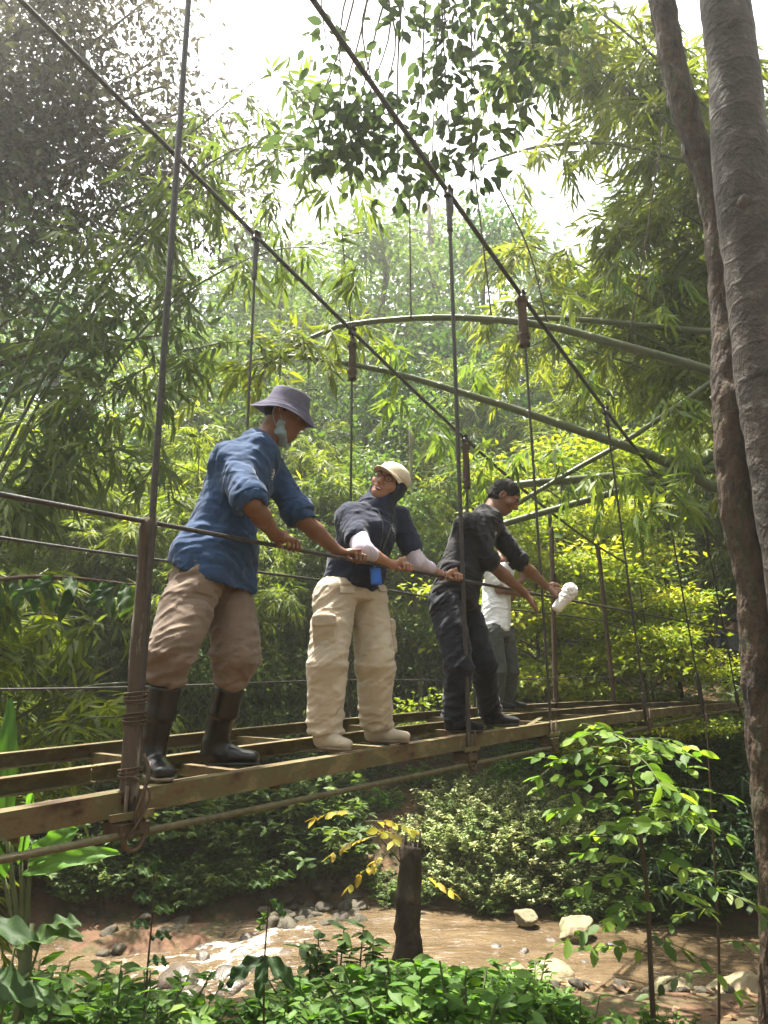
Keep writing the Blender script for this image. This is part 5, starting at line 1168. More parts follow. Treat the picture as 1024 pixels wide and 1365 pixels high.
def build_big_tree():
    Y1, Y2 = 5.7, 5.35
    t1 = [at(x, y, Y1+dy) for x, y, dy in ((1075, 1400, 0), (1052, 1250, 0), (1036, 1080, 0), (1026, 1000, 0), (1018, 900, 0), (1010, 800, 0), (988, 700, 0), (975, 600, 0), (971, 510, .05), (971, 440, .1), (964, 366, .1), (949, 256, .1), (925, 185, .1), (903, 110, .1), (884, 10, .1), (876, -80, .1), (872, -200, .15))]
    r1 = np.array([34, 31, 28, 26, 25, 24, 23, 22, 23, 23, 22, 20, 19, 20, 19, 18, 17])/FPX*5.7
    t2 = [at(x, y, Y2) for x, y in ((1150, 1420), (1128, 1250), (1105, 1080), (1086, 900), (1058, 700), (1034, 560), (1020, 480), (1005, 366), (991, 256), (978, 92), (966, 0), (958, -90), (950, -220))]
    r2 = np.array([64, 56, 50, 47, 45, 43, 42, 41, 40, 38, 37, 36, 34])/FPX*5.35
    g = at(1120, 1330, 5.4); base = np.array([g[0], g[1], float(ground_z(g[0], g[1]))-.1])
    root = empty('twin_trunk_tree', base, 'big forest tree with two trunks, one reddish and crooked, one grey and ringed', 'tree')
    def trunk(pts, rad, mat, name, label, seed, rough, ridge):
        q = spline(pts, 260); r = np.interp(np.linspace(0, 1, 260), np.linspace(0, 1, len(rad)), rad); r = r*(1+.05*fbm(np.stack([np.arange(260)*.05, np.full(260, seed), np.zeros(260)], 1), 2, seed))
        g = tube(q, r, 72, True, None, rough, seed, 6.0); c = np.repeat(q, 72, 0); d = nrm(g[0]-c); v = g[0]; v = v+d*(ridge*(.4-np.abs(fbm(v*np.array([22, 22, 7.0]), 3, seed+9))*1.6))[:, None]; o = put(name, (v, g[1]), mat, root); o['label'] = label; return q
    q1 = trunk([np.array([base[0]-.25, base[1]+.25, base[2]-.1])]+t1[1:], r1, BARKR, 'trunk', 'slimmer crooked trunk with rough reddish bark', 3, .030, .014)
    q2 = trunk([np.array([base[0]+.1, base[1], base[2]-.1])]+t2[1:], r2, ring_bark(), 'trunk', 'thicker straight trunk with grey ringed bark', 5, .016, .003)
    for px, py, s in ((992, 268, 1.0), (975, 30, .8)):                            # scars on the grey trunk
        c = at(px, py, Y2-.19); put('bark_scar', tube([c+np.array([0, .03, -.07*s]), c, c+np.array([.02, .03, .07*s])], [.02*s, .05*s, .02*s], 12, rough=.02, rfreq=30), DEADWOOD, root)
    # limbs that leave the picture at the top and come back down as hanging branches
    rg = np.random.default_rng(41); LV = Leaves(); top1 = q1[-1]; top2 = q2[-1]
    ends = []
    L1 = spline([top1, top1+np.array([-.7, -.25, .8]), top1+np.array([-1.6, -.55, .9]), at(560, -70, 5.0), at(470, -60, 4.9)], 26); put('limb', tube(L1, np.linspace(.085, .02, 26), 10, rough=.006), BARK, root)
    put('limb', tube(spline([top1, top1+np.array([-.1, .2, .9]), top1+np.array([.3, .5, 2.2])], 12), np.linspace(.095, .03, 12), 10), BARK, root)
    put('limb', tube(spline([top2, top2+np.array([.1, .1, 1.2]), top2+np.array([-.2, .3, 2.6])], 12), np.linspace(.18, .06, 12), 10), BARK, root)
    for a, (px, py, Y) in ((10, (700, 30, 4.9)), (13, (650, 25, 4.9)), (12, (660, 70, 5.0)), (11, (710, 65, 5.0)), (9, (745, 80, 5.0)), (9, (735, 15, 5.0)), (14, (620, 15, 4.9)), (15, (590, 55, 5.0)), (22, (480, 155, 4.9)), (24, (455, 175, 4.9)), (23, (435, 195, 4.9)), (23, (490, 190, 4.9)), (21, (465, 215, 5.0)), (22, (510, 165, 5.0)), (18, (560, 185, 5.1)), (17, (600, 205, 5.1)), (16, (575, 240, 5.1)), (14, (655, 175, 5.1)), (14, (690, 150, 5.1)), (25, (437, 75, 4.9)), (19, (545, 25, 4.9)), (16, (605, 95, 5.0)), (17, (570, 110, 5.0)), (20, (530, 240, 5.0)), (15, (630, 240, 5.1)), (24, (400, 200, 4.9)), (12, (690, 105, 5.0))):
        s = L1[min(a, 25)]; e = at(px, py, Y); m = (s+e)/2+rg.normal(size=3)*np.array([.14, .1, .05])+np.array([0, 0, .15]); q = spline([s, m, e], 10); put('twig', tube(q, np.linspace(.012, .004, 10), 5), BARK, root); ends += [q[8], e, e+rg.normal(size=3)*.06]
    E_ = np.array(ends); keep = np.array([p[2] < 9 for p in E_])
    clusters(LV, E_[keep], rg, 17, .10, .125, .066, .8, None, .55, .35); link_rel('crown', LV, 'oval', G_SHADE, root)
    LV = Leaves(); C = np.concatenate([top1+rg.normal(size=(26, 3))*np.array([1.0, .8, .5])+np.array([.3, .4, 2.4]), top2+rg.normal(size=(60, 3))*np.array([1.5, 1.3, .8])+np.array([.4, -.1, 3.4])]); clusters(LV, C, rg, 60, .30, .13, .07, .7); 
    for k, e in enumerate(((-.4, 4.2, 8.2), (.9, 3.2, 8.6), (1.6, 4.6, 8.0), (-1.4, 3.4, 8.8), (.3, 2.2, 9.2))):  # out-of-view limbs and leaves, added to shade the people below
        e = np.array(e); q = spline([top2+np.array([-.05, .1, .8+.2*k]), (top2+e)/2+np.array([0, 0, .9]), e], 14); put('limb', tube(q, np.linspace(.07, .02, 14), 8), BARK, root); c2 = np.concatenate([q[7:]+rg.normal(size=(7, 3))*.35, e+rg.normal(size=(9, 3))*.6]); clusters(LV, c2, rg, 60, .30, .13, .07, .7)
    link_rel('upper_crown', LV, 'kite', G_MID, root)

def build_leaning_bamboo():
    rg = np.random.default_rng(51); base = seat(5.9, 6.7); b = np.array(base)
    root = empty('leaning_bamboo', base, 'thick green bamboo canes leaning over the bridge from behind the big tree', 'bamboo'); LV = Leaves(); tw = []
    def cane(pix, r0, r1, up, dress=None, node=.33):
        pts = [b+np.array([rg.uniform(-.25, .25), rg.uniform(-.25, .25), 0]), b+np.array(up)]+[at(*p) for p in pix]; q = spline(pts, 70); put('cane', culm_tube(q, r0, r1, node, 14), CANE, root)
        if dress: dress_culm(LV, q, rg, dress[0], .34, 2, dress[1], 4, 7, .29, .044, .45, tw)
    cane([(1080, 545, 6.7), (952, 496, 6.9), (820, 458, 7.0), (720, 433, 7.1), (594, 423, 7.2), (468, 432, 7.3), (420, 448, 7.35), (350, 490, 7.4)], .078, .022, (-.4, .1, 2.6), (.90, .6))
    cane([(1060, 690, 7.0), (958, 653, 7.2), (883, 613, 7.3), (757, 569, 7.4), (631, 528, 7.5), (506, 493, 7.6), (380, 475, 7.7), (300, 492, 7.8)], .082, .020, (-.5, .2, 1.6), (.90, .6))
    cane([(1080, 452, 7.5), (952, 443, 7.6), (840, 432, 7.7), (732, 424, 7.8), (640, 430, 7.9)], .052, .028, (-.3, .3, 3.0))
    cane([(1050, 440, 7.4), (949, 509, 7.5), (845, 581, 7.6), (757, 631, 7.7), (694, 669, 7.8), (664, 688, 7.9)], .046, .024, (-.2, .4, 3.6))
    cane([(1060, 620, 7.8), (952, 626, 7.9), (850, 632, 8.0), (760, 640, 8.1), (697, 645, 8.2), (668, 650, 8.3)], .062, .045, (-.3, .5, 1.9))
    cane([(1060, 570, 8.2), (914, 635, 8.3), (850, 648, 8.3), (757, 674, 8.4), (700, 690, 8.4), (660, 702, 8.4)], .046, .038, (-.3, .6, 2.2))
    cane([(1020, 245, 7.6), (909, 214, 7.8), (846, 197, 7.9), (802, 190, 8.0), (714, 196, 8.1), (650, 215, 8.2)], .060, .016, (.0, .5, 4.2), (.70, .9))
    for i in range(18):                                       # upright canes with the hanging plumes of the upper right
        tx = rg.uniform(2.3, 5.4); ty = rg.uniform(8.4, 10.8); tz = rg.uniform(4.8, 10.0); s = b+np.array([rg.uniform(-.6, .6), rg.uniform(-.3, .7), 0]); e = np.array([tx, ty, tz]); m = s*.45+e*.55+np.array([.8, 0, 1.2]); q = spline([s, m, e, e+np.array([-.7, .1, -.4])], 34); put('cane', culm_tube(q, .045, .008, .36, 8), CANE, root); dress_culm(LV, q, rg, .38, .34, 3, 1.0, 5, 7, .31, .046, .42)
    link_rel('foliage', LV, 'blade', leafmat('sunlit_plume_leaf', (.085, .125, .020), (.150, .195, .030), (.250, .280, .050), .52, (1.45, 1.4, .5)), root)  # leaf colour lightened to stand for sun the dense plumes block
    for i in range(0, len(tw), 40): o = put('twig', cat_geo(tw[i:i+40]), CANE, root); o['kind'] = 'stuff'
    # drooping sprays seen along the canes
    LV = Leaves()
    for px, py, Y in ((700, 610, 7.8), (760, 610, 7.7), (830, 620, 7.6), (900, 590, 7.2), (870, 640, 7.2), (910, 660, 6.9), (650, 620, 7.5), (540, 460, 7.6), (640, 490, 7.6), (770, 490, 7.4), (880, 390, 7.4), (820, 360, 7.6), (760, 390, 7.6), (850, 690, 7.0), (905, 545, 7.3), (790, 640, 7.5), (585, 570, 7.8), (530, 530, 7.8)):
        c = at(px, py, Y); O = c+rg.normal(size=(5, 3))*.10; D = np.array([0, 0, -.7])+rg.normal(size=(5, 3))*.7; sprays(LV, O, D, rg, 8, .30, .046, .18, .5)
    link_rel('hanging_foliage', LV, 'blade', leafmat('fresh_bamboo_leaf', (.075, .13, .024), (.125, .19, .034), (.21, .27, .05), .5, (1.4, 1.4, .6)), root)
    # thin vines hanging from the canes
    for p, q, Y in (((884, 168), (838, 455), 7.3), ((546, 230), (548, 425), 7.2), ((620, 110), (655, 420), 7.3), ((665, 250), (730, 430), 7.3), ((455, 300), (468, 430), 7.4)):
        a = at(*p, Y); c = at(*q, Y); put('vine', tube(spline([a, (a+c)/2+rg.normal(size=3)*.04, c], 14), .009, 6), DARKWOOD, root)

def build_over_bamboo():
    """canes from the near bank on the left whose tips hang against the sky"""
    rg = np.random.default_rng(61); base = seat(-4.4, 5.9); b = np.array(base); root = empty('overhanging_bamboo', base, 'slender bamboo canes arching in from the left, their leaf tips hanging against the white sky', 'bamboo'); LV = Leaves()
    for pts, u0 in (([(60, 430, 6.3), (180, 250, 6.3), (300, 140, 6.2), (350, 105, 6.2), (385, 128, 6.2)], .72), ([(40, 560, 6.4), (150, 380, 6.4), (250, 270, 6.4), (330, 255, 6.4), (400, 290, 6.4)], .55), ([(80, 600, 6.5), (200, 430, 6.5), (330, 345, 6.5), (430, 330, 6.5), (500, 365, 6.5)], .5), ([(30, 650, 6.4), (120, 540, 6.4), (240, 470, 6.4), (360, 450, 6.4)], .4), ([(60, 500, 6.2), (200, 300, 6.1), (310, 200, 6.0), (420, 215, 6.0), (470, 260, 6.0)], .62), ([(10, 700, 6.3), (80, 620, 6.2), (170, 600, 6.2), (260, 630, 6.2)], .35), ([(0, 640, 6.0), (60, 560, 6.0), (140, 520, 5.9), (200, 540, 5.9)], .35)):
        q = spline([b+np.array([rg.uniform(-.3, .3), rg.uniform(-.3, .3), 0]), b+np.array([.0, .1, 1.3])]+[at(*p) for p in pts], 50); put('cane', culm_tube(q, .026, .004, .3, 7), CANE, root); dress_culm(LV, q, rg, u0, .30, 2, .42, 3, 7, .25, .042, .5)
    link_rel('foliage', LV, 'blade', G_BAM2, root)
# ------------------------------------------------------------------ undergrowth and foreground
def on_ground(px, py, lo=2.5, hi=40):
    """where the line of sight meets the ground"""
    r = ray(px, py); k = np.linspace(lo, hi, 900); P = EYE+r[None]*k[:, None]; d = P[:, 2]-ground_z(P[:, 0], P[:, 1]); i = np.argmax(d < 0)
    return P[i] if d[i] < 0 else P[-1]
def build_undergrowth():
    rg = np.random.default_rng(88)
    D1 = make_shrub(1, 1.2, .9, 70, 30, G_MID, .165, .072, 'oval'); D2 = make_shrub(2, .8, .7, 44, 26, G_MID, .11, .05, 'oval'); D3 = make_shrub(3, 1.5, .9, 44, 34, G_MID, .20, .035, 'blade'); P1 = make_shrub(4, .9, .9, 130, 30, G_PALE, .085, .040, 'kite', .35); S1_ = make_shrub(5, 1.1, .9, 40, 22, G_DARK, .34, .045, 'blade', .9); F1 = make_shrub(6, .5, .5, 34, 18, G_BRIGHT, .09, .045, 'oval')
    L_ = {D1: ('dense shrub with glossy oval leaves on the far bank', 'oval-leaved shrubs on the far bank'), D2: ('low mid-green shrub on the far bank', 'low shrubs on the far bank'), D3: ('shrub with long narrow leaves on the far bank', 'narrow-leaved shrubs on the far bank'), P1: ('pale variegated shrub in the sun overhanging the brown water', 'pale shrubs over the water'), S1_: ('clump of dark drooping strap leaves on the right bank', 'strap-leaved clumps'), F1: ('small bright green seedling bush on the far slope', 'small bright bushes on the slope')}
    def place(src, px, py, s): p = on_ground(px, py); copy_thing(src, (p[0], p[1], float(ground_z(p[0], p[1]))-.05), rg.uniform(0, 6.28), float(s), *L_[src])
    for i in range(46): px = rg.uniform(-80, 450); place(D1, px, rg.uniform(1030, 1195-.06*abs(px)), rg.uniform(.6, 1.05))
    for i in range(20): place(D1, rg.uniform(-40, 345), rg.uniform(1165, 1212), rg.uniform(.35, .6))
    for i in range(26): place(D2, rg.uniform(150, 480), rg.uniform(1020, 1150), rg.uniform(.7, 1.1))
    for i in range(26): place(D3, rg.uniform(-80, 760), rg.uniform(945, 1010), rg.uniform(.9, 1.4))
    for i in range(16): place(D1, rg.uniform(-80, 700), rg.uniform(935, 1000), rg.uniform(.9, 1.4))
    for i in range(22): place(D2, rg.uniform(430, 1010), rg.uniform(985, 1060), rg.uniform(.45, .8))
    for i in range(18): place(F1, rg.uniform(740, 1010), rg.uniform(958, 1050), rg.uniform(.8, 1.4))
    for i in range(14): place(F1, rg.uniform(480, 980), rg.uniform(1000, 1080), rg.uniform(.6, 1.2))
    for px, py, s in ((640, 1150, .95), (700, 1165, .9), (600, 1175, .7), (690, 1110, .9), (620, 1100, .9), (740, 1140, .85), (660, 1195, .7), (760, 1180, .65), (700, 1205, .55), (590, 1190, .5), (640, 1205, .55), (780, 1130, .7), (810, 1170, .6), (830, 1140, .6), (580, 1130, .7), (720, 1080, .7), (650, 1070, .6), (770, 1095, .6)): place(P1, px, py, s)
    for px, py, s in ((900, 1130, .9), (950, 1150, 1.0), (1000, 1120, 1.0), (880, 1190, .8), (960, 1210, .9), (1010, 1200, .9), (840, 1160, .7), (930, 1080, .8), (1040, 1160, 1.0)): place(S1_, px, py, s)
    for i in range(12): place(D1, rg.uniform(800, 1060), rg.uniform(1120, 1225), rg.uniform(.5, .8))
    for i in range(22): place(D3, rg.uniform(780, 1040), rg.uniform(950, 1060), rg.uniform(.5, .9))
    for i in range(16): place(D2, rg.uniform(540, 1010), rg.uniform(1205, 1238), rg.uniform(.35, .6))
    for px, py in ((520, 1200), (570, 1200), (800, 1215), (850, 1225), (900, 1230), (500, 1185), (760, 1210)): place(D2, px, py, .5)
    for p in (D1, D2, D3, P1, S1_, F1): drop(p)
    # low ground cover nobody could count
    LV = Leaves(); n = 30000; x = rg.uniform(-12, 12, n); y = rg.uniform(9.6, 19, n); k = (y > far_edge(x)+.35) & (fbm(np.stack([x*.7, y*.7, 0*x], 1), 2, 6) > -.18); x, y = x[k], y[k]; z = ground_z(x, y); m = len(x)
    a = rg.uniform(0, 6.28, m); LV.add(np.stack([x, y, z+rg.uniform(0, .14, m)], 1), np.stack([np.cos(a), np.sin(a), rg.uniform(-.1, .6, m)], 1), nrm(np.array([0, 0, 1.0])+.3*rg.normal(size=(m, 3))), rg.uniform(.06, .15, m), rg.uniform(.03, .06, m), rg.uniform(0, 1, m))
    o = link('ground_cover', LV.mesh('ground_cover', 'kite'), G_MID); tag(o, 'low leafy ground cover over the far bank', 'ground cover', None, 'stuff')
    LV = Leaves(); n = 16000; x = rg.uniform(-9, 9, n); y = rg.uniform(-4, 19, n); z = ground_z(x, y); k = (y < near_edge(x)-.1) | (y > far_edge(x)+.3); x, y, z = x[k], y[k], z[k]; m = len(x); a = rg.uniform(0, 6.28, m)
    LV.add(np.stack([x, y, z+.01], 1), np.stack([np.cos(a), np.sin(a), rg.uniform(-.1, .25, m)], 1), nrm(np.array([0, 0, 1.0])+.35*rg.normal(size=(m, 3))), rg.uniform(.07, .16, m), rg.uniform(.03, .06, m), rg.uniform(0, 1, m))
    o = link('leaf_litter', LV.mesh('leaf_litter', 'kite'), leafmat('dry_leaf', (.075, .042, .022), (.15, .088, .045), (.26, .17, .09), .15, (1, .9, .7))); tag(o, 'dry brown fallen leaves scattered over the banks', 'leaf litter', None, 'stuff')

def pinnate(root, base, d, length, nl, L, W, mat, rg, name='frond', droop=.25):
    """one compound leaf: stalk with paired leaflets"""
    d = nrm(d); S = nrm(np.cross(d, UPZ)); q = np.array([base+d*length*k-UPZ*droop*length*k*k for k in np.linspace(0, 1, 8)]); fr = put(name, tube(q, np.linspace(.005, .002, 8), 5, False), STEM, root)
    def leaflet(p, dd, nn, l, w):
        me = leaflet_mesh(mat, int(rg.integers(4))); o = link('leaflet', me, mat, fr); dd = nrm(dd); s = nrm(np.cross(nn, dd)); n2 = np.cross(dd, s)
        o.matrix_local = Matrix(((dd[0]*l, s[0]*w, n2[0]*l, p[0]-off[0]), (dd[1]*l, s[1]*w, n2[1]*l, p[1]-off[1]), (dd[2]*l, s[2]*w, n2[2]*l, p[2]-off[2]), (0, 0, 0, 1)))
    off = np.zeros(3); qq = fr
    while qq is not None: off += np.array(qq.location); qq = qq.parent
    for i in range(nl):
        k = .22+.78*i/(nl-1); p = np.array([np.interp(k*7, np.arange(8), q[:, c]) for c in range(3)]); t = nrm(d-UPZ*2*droop*k)
        for s in (-1, 1): leaflet(p+t*rg.uniform(-.02, .02), t*rg.uniform(.3, .9)+S*s+rg.normal(size=3)*.15-UPZ*rg.uniform(.0, .5), UPZ-np.array([0, .35, 0])+.45*rg.normal(size=3), L*rg.uniform(.7, 1.2)*(1-.25*abs(k-.5)), W*rg.uniform(.85, 1.2))
    leaflet(q[-1], d-UPZ*.5, UPZ+.2*rg.normal(size=3), L, W); return fr
_lm = {}
def leaflet_mesh(mat, k):
    if (mat.name, k) not in _lm:
        LV = Leaves(); LV.add([(0, 0, 0)], (1, 0, 0), (0, 0, 1), 1, 1, k/3); _lm[(mat.name, k)] = LV.mesh('leaflet', 'oval')
    return _lm[(mat.name, k)]
def build_sapling():
    rg = np.random.default_rng(91); Y = 5.6; pts = [(874, 1420), (868, 1300), (862, 1180), (852, 1100), (842, 1030), (836, 985)]; q = spline([at(x, y, Y) for x, y in pts], 30); base = q[0].copy(); base[2] = float(ground_z(base[0], base[1]))-.03; q[0] = base
    root = empty('sapling', base, 'slim sapling with fresh green paired leaflets in front of the far end of the bridge', 'tree'); put('stem', tube(q, np.linspace(.020, .007, 30), 10, rough=.002), DARKWOOD, root); FR = leafmat('sapling_leaf', (.065, .13, .022), (.115, .20, .032), (.20, .29, .05), .5)
    for k, az, l in ((27, 3.3, .62), (29, 2.6, .55), (28, .3, .6), (25, 2.2, .5), (24, .8, .6), (23, 3.6, .62), (21, 5.9, .62), (20, 2.9, .58), (18, 4.3, .5), (17, .1, .66), (15, 3.1, .60), (14, 5.2, .5), (12, 3.5, .62), (11, .5, .68), (9, 2.7, .55), (8, 5.8, .5), (26, 4.8, .5), (22, 1.4, .5), (19, 5.2, .55), (13, 2.2, .6), (28, 3.9, .6), (26, .9, .6), (25, 5.6, .55), (22, 3.0, .65), (20, .6, .6), (16, 1.8, .6), (16, 4.6, .6), (10, 4.0, .6), (7, 3.2, .5), (29, 5.4, .5), (27, 1.6, .6), (24, 3.2, .7), (23, 5.0, .6), (21, .2, .7), (19, 3.8, .7), (18, .9, .6)):
        pinnate(root, q[k], np.array([math.cos(az), math.sin(az)*.8, rg.uniform(.1, .8)]), l*rg.uniform(.8, 1.15), 5, .145, .066, FR, rg, droop=rg.uniform(.2, .6))
    for px, Yy, top, lab in ((958, 5.9, 950, 'thin bare-stemmed sapling with a few drooping leaflets below the bridge end'), (487, 5.4, 1180, '')):
        if not lab: continue
        a = at(960, 1400, Yy); a[2] = float(ground_z(a[0], a[1])); q = spline([a, at(958, 1250, Yy), at(950, 1100, Yy), at(941, top, Yy)], 20); r2 = empty('sapling', a, lab, 'tree'); put('stem', tube(q, np.linspace(.012, .005, 20), 8), DARKWOOD, r2)
        for k, az in ((4, 3.0), (6, .2), (8, 3.4), (10, .4), (13, 2.8), (9, 5.0)): pinnate(r2, q[k], np.array([math.cos(az), math.sin(az)*.7, .2]), .5, 5, .12, .055, G_MID, rg, droop=.5)
def build_stump():
    Yy = 6.7; b = at(536, 1300, Yy); t = at(549, 1128, Yy); b[2] = float(ground_z(b[0], b[1]))-.05
    root = empty('dead_stump', b, 'dark broken tree stump standing on the near bank of the stream', 'stump'); q = spline([b, b*.7+t*.3+np.array([.02, 0, 0]), b*.4+t*.6, t], 40)
    r = np.interp(np.linspace(0, 1, 40), [0, .15, .5, .85, 1], [.160, .132, .104, .096, .086]); q = spline(q[::3], 90); r = np.interp(np.linspace(0, 1, 90), np.linspace(0, 1, 40), r); g = tube(q, r, 48, True, None, .03, 4, 8); V = g[0]; cc = np.repeat(q, 48, 0); V = V+nrm(V-cc)*(.016*(.4-np.abs(fbm(V*np.array([26, 26, 9.]), 3, 6))*1.7))[:, None]; m = np.arange(len(V)) >= 87*48; V[m, 2] += .05*vnoise(V[m]*25, 3); put('trunk', (V, g[1]), DEADWOOD, root)
    for i, (dx, dz) in enumerate(((-.05, .10), (.03, .07), (.07, .12), (-.01, .05))): put('splinter', tube([t+np.array([dx, .0, -.06]), t+np.array([dx*1.05, .01, dz])], [.028, .004], 6, rough=.004), DEADWOOD, root)
    rg = np.random.default_rng(15); YL = leafmat('autumn_leaf', (.30, .22, .02), (.46, .33, .03), (.40, .40, .05), .45, (1.1, 1.0, .5)); c = at(560, 1240, Yy+.15); c[2] = float(ground_z(c[0], c[1])); tw = spline([c, at(548, 1180, Yy+.15), at(505, 1115, Yy+.1), at(478, 1085, Yy+.1)], 16)
    r2 = empty('yellowing_sapling', c, 'sapling with hanging yellow leaflets behind the dark stump', 'tree'); put('stem', tube(tw, np.linspace(.010, .004, 16), 6), STEM, r2)
    for k, d, n in ((15, (-.5, .1, .1), 5), (13, (.8, 0, .1), 5), (10, (-.9, 0, -.05), 5), (11, (.3, -.6, .2), 4), (6, (.9, .0, -.1), 4), (8, (-.8, -.2, -.3), 5)): pinnate(r2, tw[k], np.array(d), .38, n, .12, .058, YL, rg, droop=.3)
    FE = leafmat('blue_fern', (.10, .17, .16), (.15, .24, .23), (.2, .3, .28), .3, (1, 1.1, 1)); c = at(640, 1330, 6.6); c[2] = float(ground_z(c[0], c[1])); r3 = empty('blue_green_fern', c, 'blue-green fern frond arching beside the water', 'fern')
    for d in ((.55, -.3, .85), (.2, -.5, 1.0), (-.3, -.4, .9)): pinnate(r3, c, np.array(d), .62, 15, .10, .018, FE, rg, droop=.75)
def big_leaf(length, width, bend, n=14, m=4, wave=.02, seed=0, split=0):
    """broad arching blade along +x with a midrib"""
    v = []; f = []; rg = np.random.default_rng(seed)
    for i in range(n+1):
        k = i/n; w = width*.5*(math.sin(math.pi*min(1, k*.93+.03))**.62)*(1-.25*k); x = length*k*math.cos(bend*k*.5); z = -length*k*math.sin(bend*k*.5)*k*.6
        for j in range(-m, m+1): s = j/m; v.append((x+abs(s)*w*.25, s*w, z+abs(s)*w*.28+wave*math.sin(k*16+s*3+seed)*abs(s)))
    w_ = 2*m+1
    for i in range(n):
        for j in range(w_-1): f.append((i*w_+j, i*w_+j+1, (i+1)*w_+j+1, (i+1)*w_+j))
    return np.array(v), f
def leaf_at(root, name, base, d, up, length, width, bend, mat, seed=0):
    d = nrm(d); s = nrm(np.cross(up, d)); u = np.cross(d, s); v, f = big_leaf(length, width, bend, seed=seed); V = np.asarray(base)+v[:, :1]*d+v[:, 1:2]*s+v[:, 2:]*u; o = put(name, (V, f), mat, root)
    a = o.data.attributes.new('tint', 'FLOAT', 'POINT'); a.data.foreach_set('value', np.full(len(V), (seed*.37) % 1, np.float32)); rib = np.array([base+d*(length*k*math.cos(bend*k*.5))+u*(-length*k*math.sin(bend*k*.5)*k*.6-.003) for k in np.linspace(0, .97, 10)]); put('midrib', tube(rib, np.linspace(.009, .002, 10)*max(.4, length), 5), STEM, o); return o
def build_big_leaf_plants():
    BA = leafmat('banana_leaf', (.055, .13, .025), (.085, .185, .035), (.13, .25, .05), .45)
    b = at(30, 1260, 4.3); b[2] = float(ground_z(b[0], b[1])); root = empty('wild_banana', b, 'wild banana with tall pale green blades under the left end of the bridge', 'plant'); st = spline([b, b+np.array([.02, 0, .5]), b+np.array([.0, .05, 1.0])], 10); put('stem', tube(st, np.linspace(.05, .03, 10), 10), STEM, root)
    for i, (p, e, w, be) in enumerate((((8, 1110), (12, 955), .12, .15), ((40, 1150), (85, 1110), .14, .9), ((30, 1165), (125, 1128), .12, 1.2), ((5, 1170), (-50, 1110), .2, .9), ((28, 1150), (40, 1060), .07, .3))):
        a = at(*p, 4.3); c = at(*e, 4.3-.1*i); put('leaf_stalk', tube(spline([st[-3], (st[-3]+a)/2, a], 8), np.linspace(.018, .010, 8), 6), STEM, root); leaf_at(root, 'leaf_blade', a, c-a, np.array([.3, -.9, .5]), np.linalg.norm(c-a)*1.15, w, be, BA, i)
    # broad leaves low on the left
    GL = leafmat('ginger_leaf', (.035, .070, .024), (.055, .10, .034), (.085, .14, .045), .4, None, .6, .25); b = at(-20, 1420, 3.6); b[2] = float(ground_z(b[0], b[1])); root = empty('broad_leaved_herb', b, 'broad-leaved herb with large dull green leaves at the foot of the near bank', 'plant')
    for i, (p, e, w) in enumerate((((-30, 1228), (45, 1245), .12), ((-10, 1330), (70, 1322), .11), ((20, 1262), (95, 1232), .10), ((-20, 1290), (45, 1335), .12), ((60, 1235), (100, 1222), .07))):
        a = at(*p, 3.6); c = at(*e, 3.5); put('leaf_stalk', tube(spline([b, (a+b)/2+np.array([0, 0, .1]), a], 8), .006, 5), STEM, root); leaf_at(root, 'leaf_blade', a, c-a, np.array([0, -.5, .9]), np.linalg.norm(c-a)*1.1, w, .8, GL, i+3)
    # dark hanging leaves behind the near post
    b = at(-60, 800, 5.0); root = None; b0 = np.array(seat(-3.3, 4.9)); root = empty('young_tree', b0, 'young tree holding a row of large dark hanging leaves over the left rope', 'tree'); q = spline([b0, b0+np.array([-.05, 0, 1.2]), at(-70, 800, 5.0), at(10, 772, 4.9), at(90, 770, 4.8), at(185, 780, 4.8)], 30); put('stem', tube(q, np.linspace(.03, .005, 30), 8), DARKWOOD, root)
    DL = leafmat('dark_large_leaf', (.020, .050, .014), (.035, .075, .020), (.06, .10, .03), .45); rg = np.random.default_rng(4)
    for i, k in enumerate(range(13, 30)):
        d = np.array([rg.uniform(-.5, .7), rg.uniform(-.5, .3), rg.uniform(-1.1, -.2)]); leaf_at(root, 'leaf_blade', q[k], d, np.array([.4, -.8, .4]), rg.uniform(.20, .30), rg.uniform(.075, .10), .5, DL, i)
    # long-stemmed seedlings in front of the rapids
    for n, (stem, leaves, lab) in enumerate(((((352, 1400), (352, 1300), (357, 1220), (362, 1170)), ((352, 1275, (-.9, -.3, -.45), .24), (353, 1275, (.8, -.3, -.5), .23), (358, 1215, (-.4, .1, -.6), .13), (360, 1200, (.7, .1, -.6), .13), (361, 1180, (-.7, 0, .1), .13), (361, 1172, (.7, 0, .2), .14), (354, 1275, (-.1, -.7, -.8), .20)), 'tall thin seedling with big drooping dark leaves before the white water'),
                                             (((188, 1420), (196, 1300), (203, 1220), (205, 1165)), ((200, 1250, (.8, .1, .1), .12), (199, 1235, (-.8, .1, .1), .12), (203, 1215, (.8, 0, .1), .12), (203, 1200, (-.8, 0, .2), .12), (205, 1185, (.7, .1, .4), .13), (205, 1170, (-.7, .1, .4), .13), (205, 1165, (.1, .2, .9), .10), (197, 1280, (.8, -.1, 0), .12)), 'thin upright seedling with small paired leaves left of the rapids'))):
        Y = 4.4; q = spline([at(x, y, Y) for x, y in stem], 20); q[0][2] = float(ground_z(q[0][0], q[0][1])); root = empty('seedling', q[0], lab, 'plant'); put('stem', tube(q, np.linspace(.007, .003, 20), 6), DARKWOOD, root)
        for i, (px, py, d, l) in enumerate(leaves): leaf_at(root, 'leaf_blade', at(px, py, Y), np.array(d), np.array([0, -.6, .8]), l, l*.42, .7, DL if (n == 0 and l > .18) else GL, i)
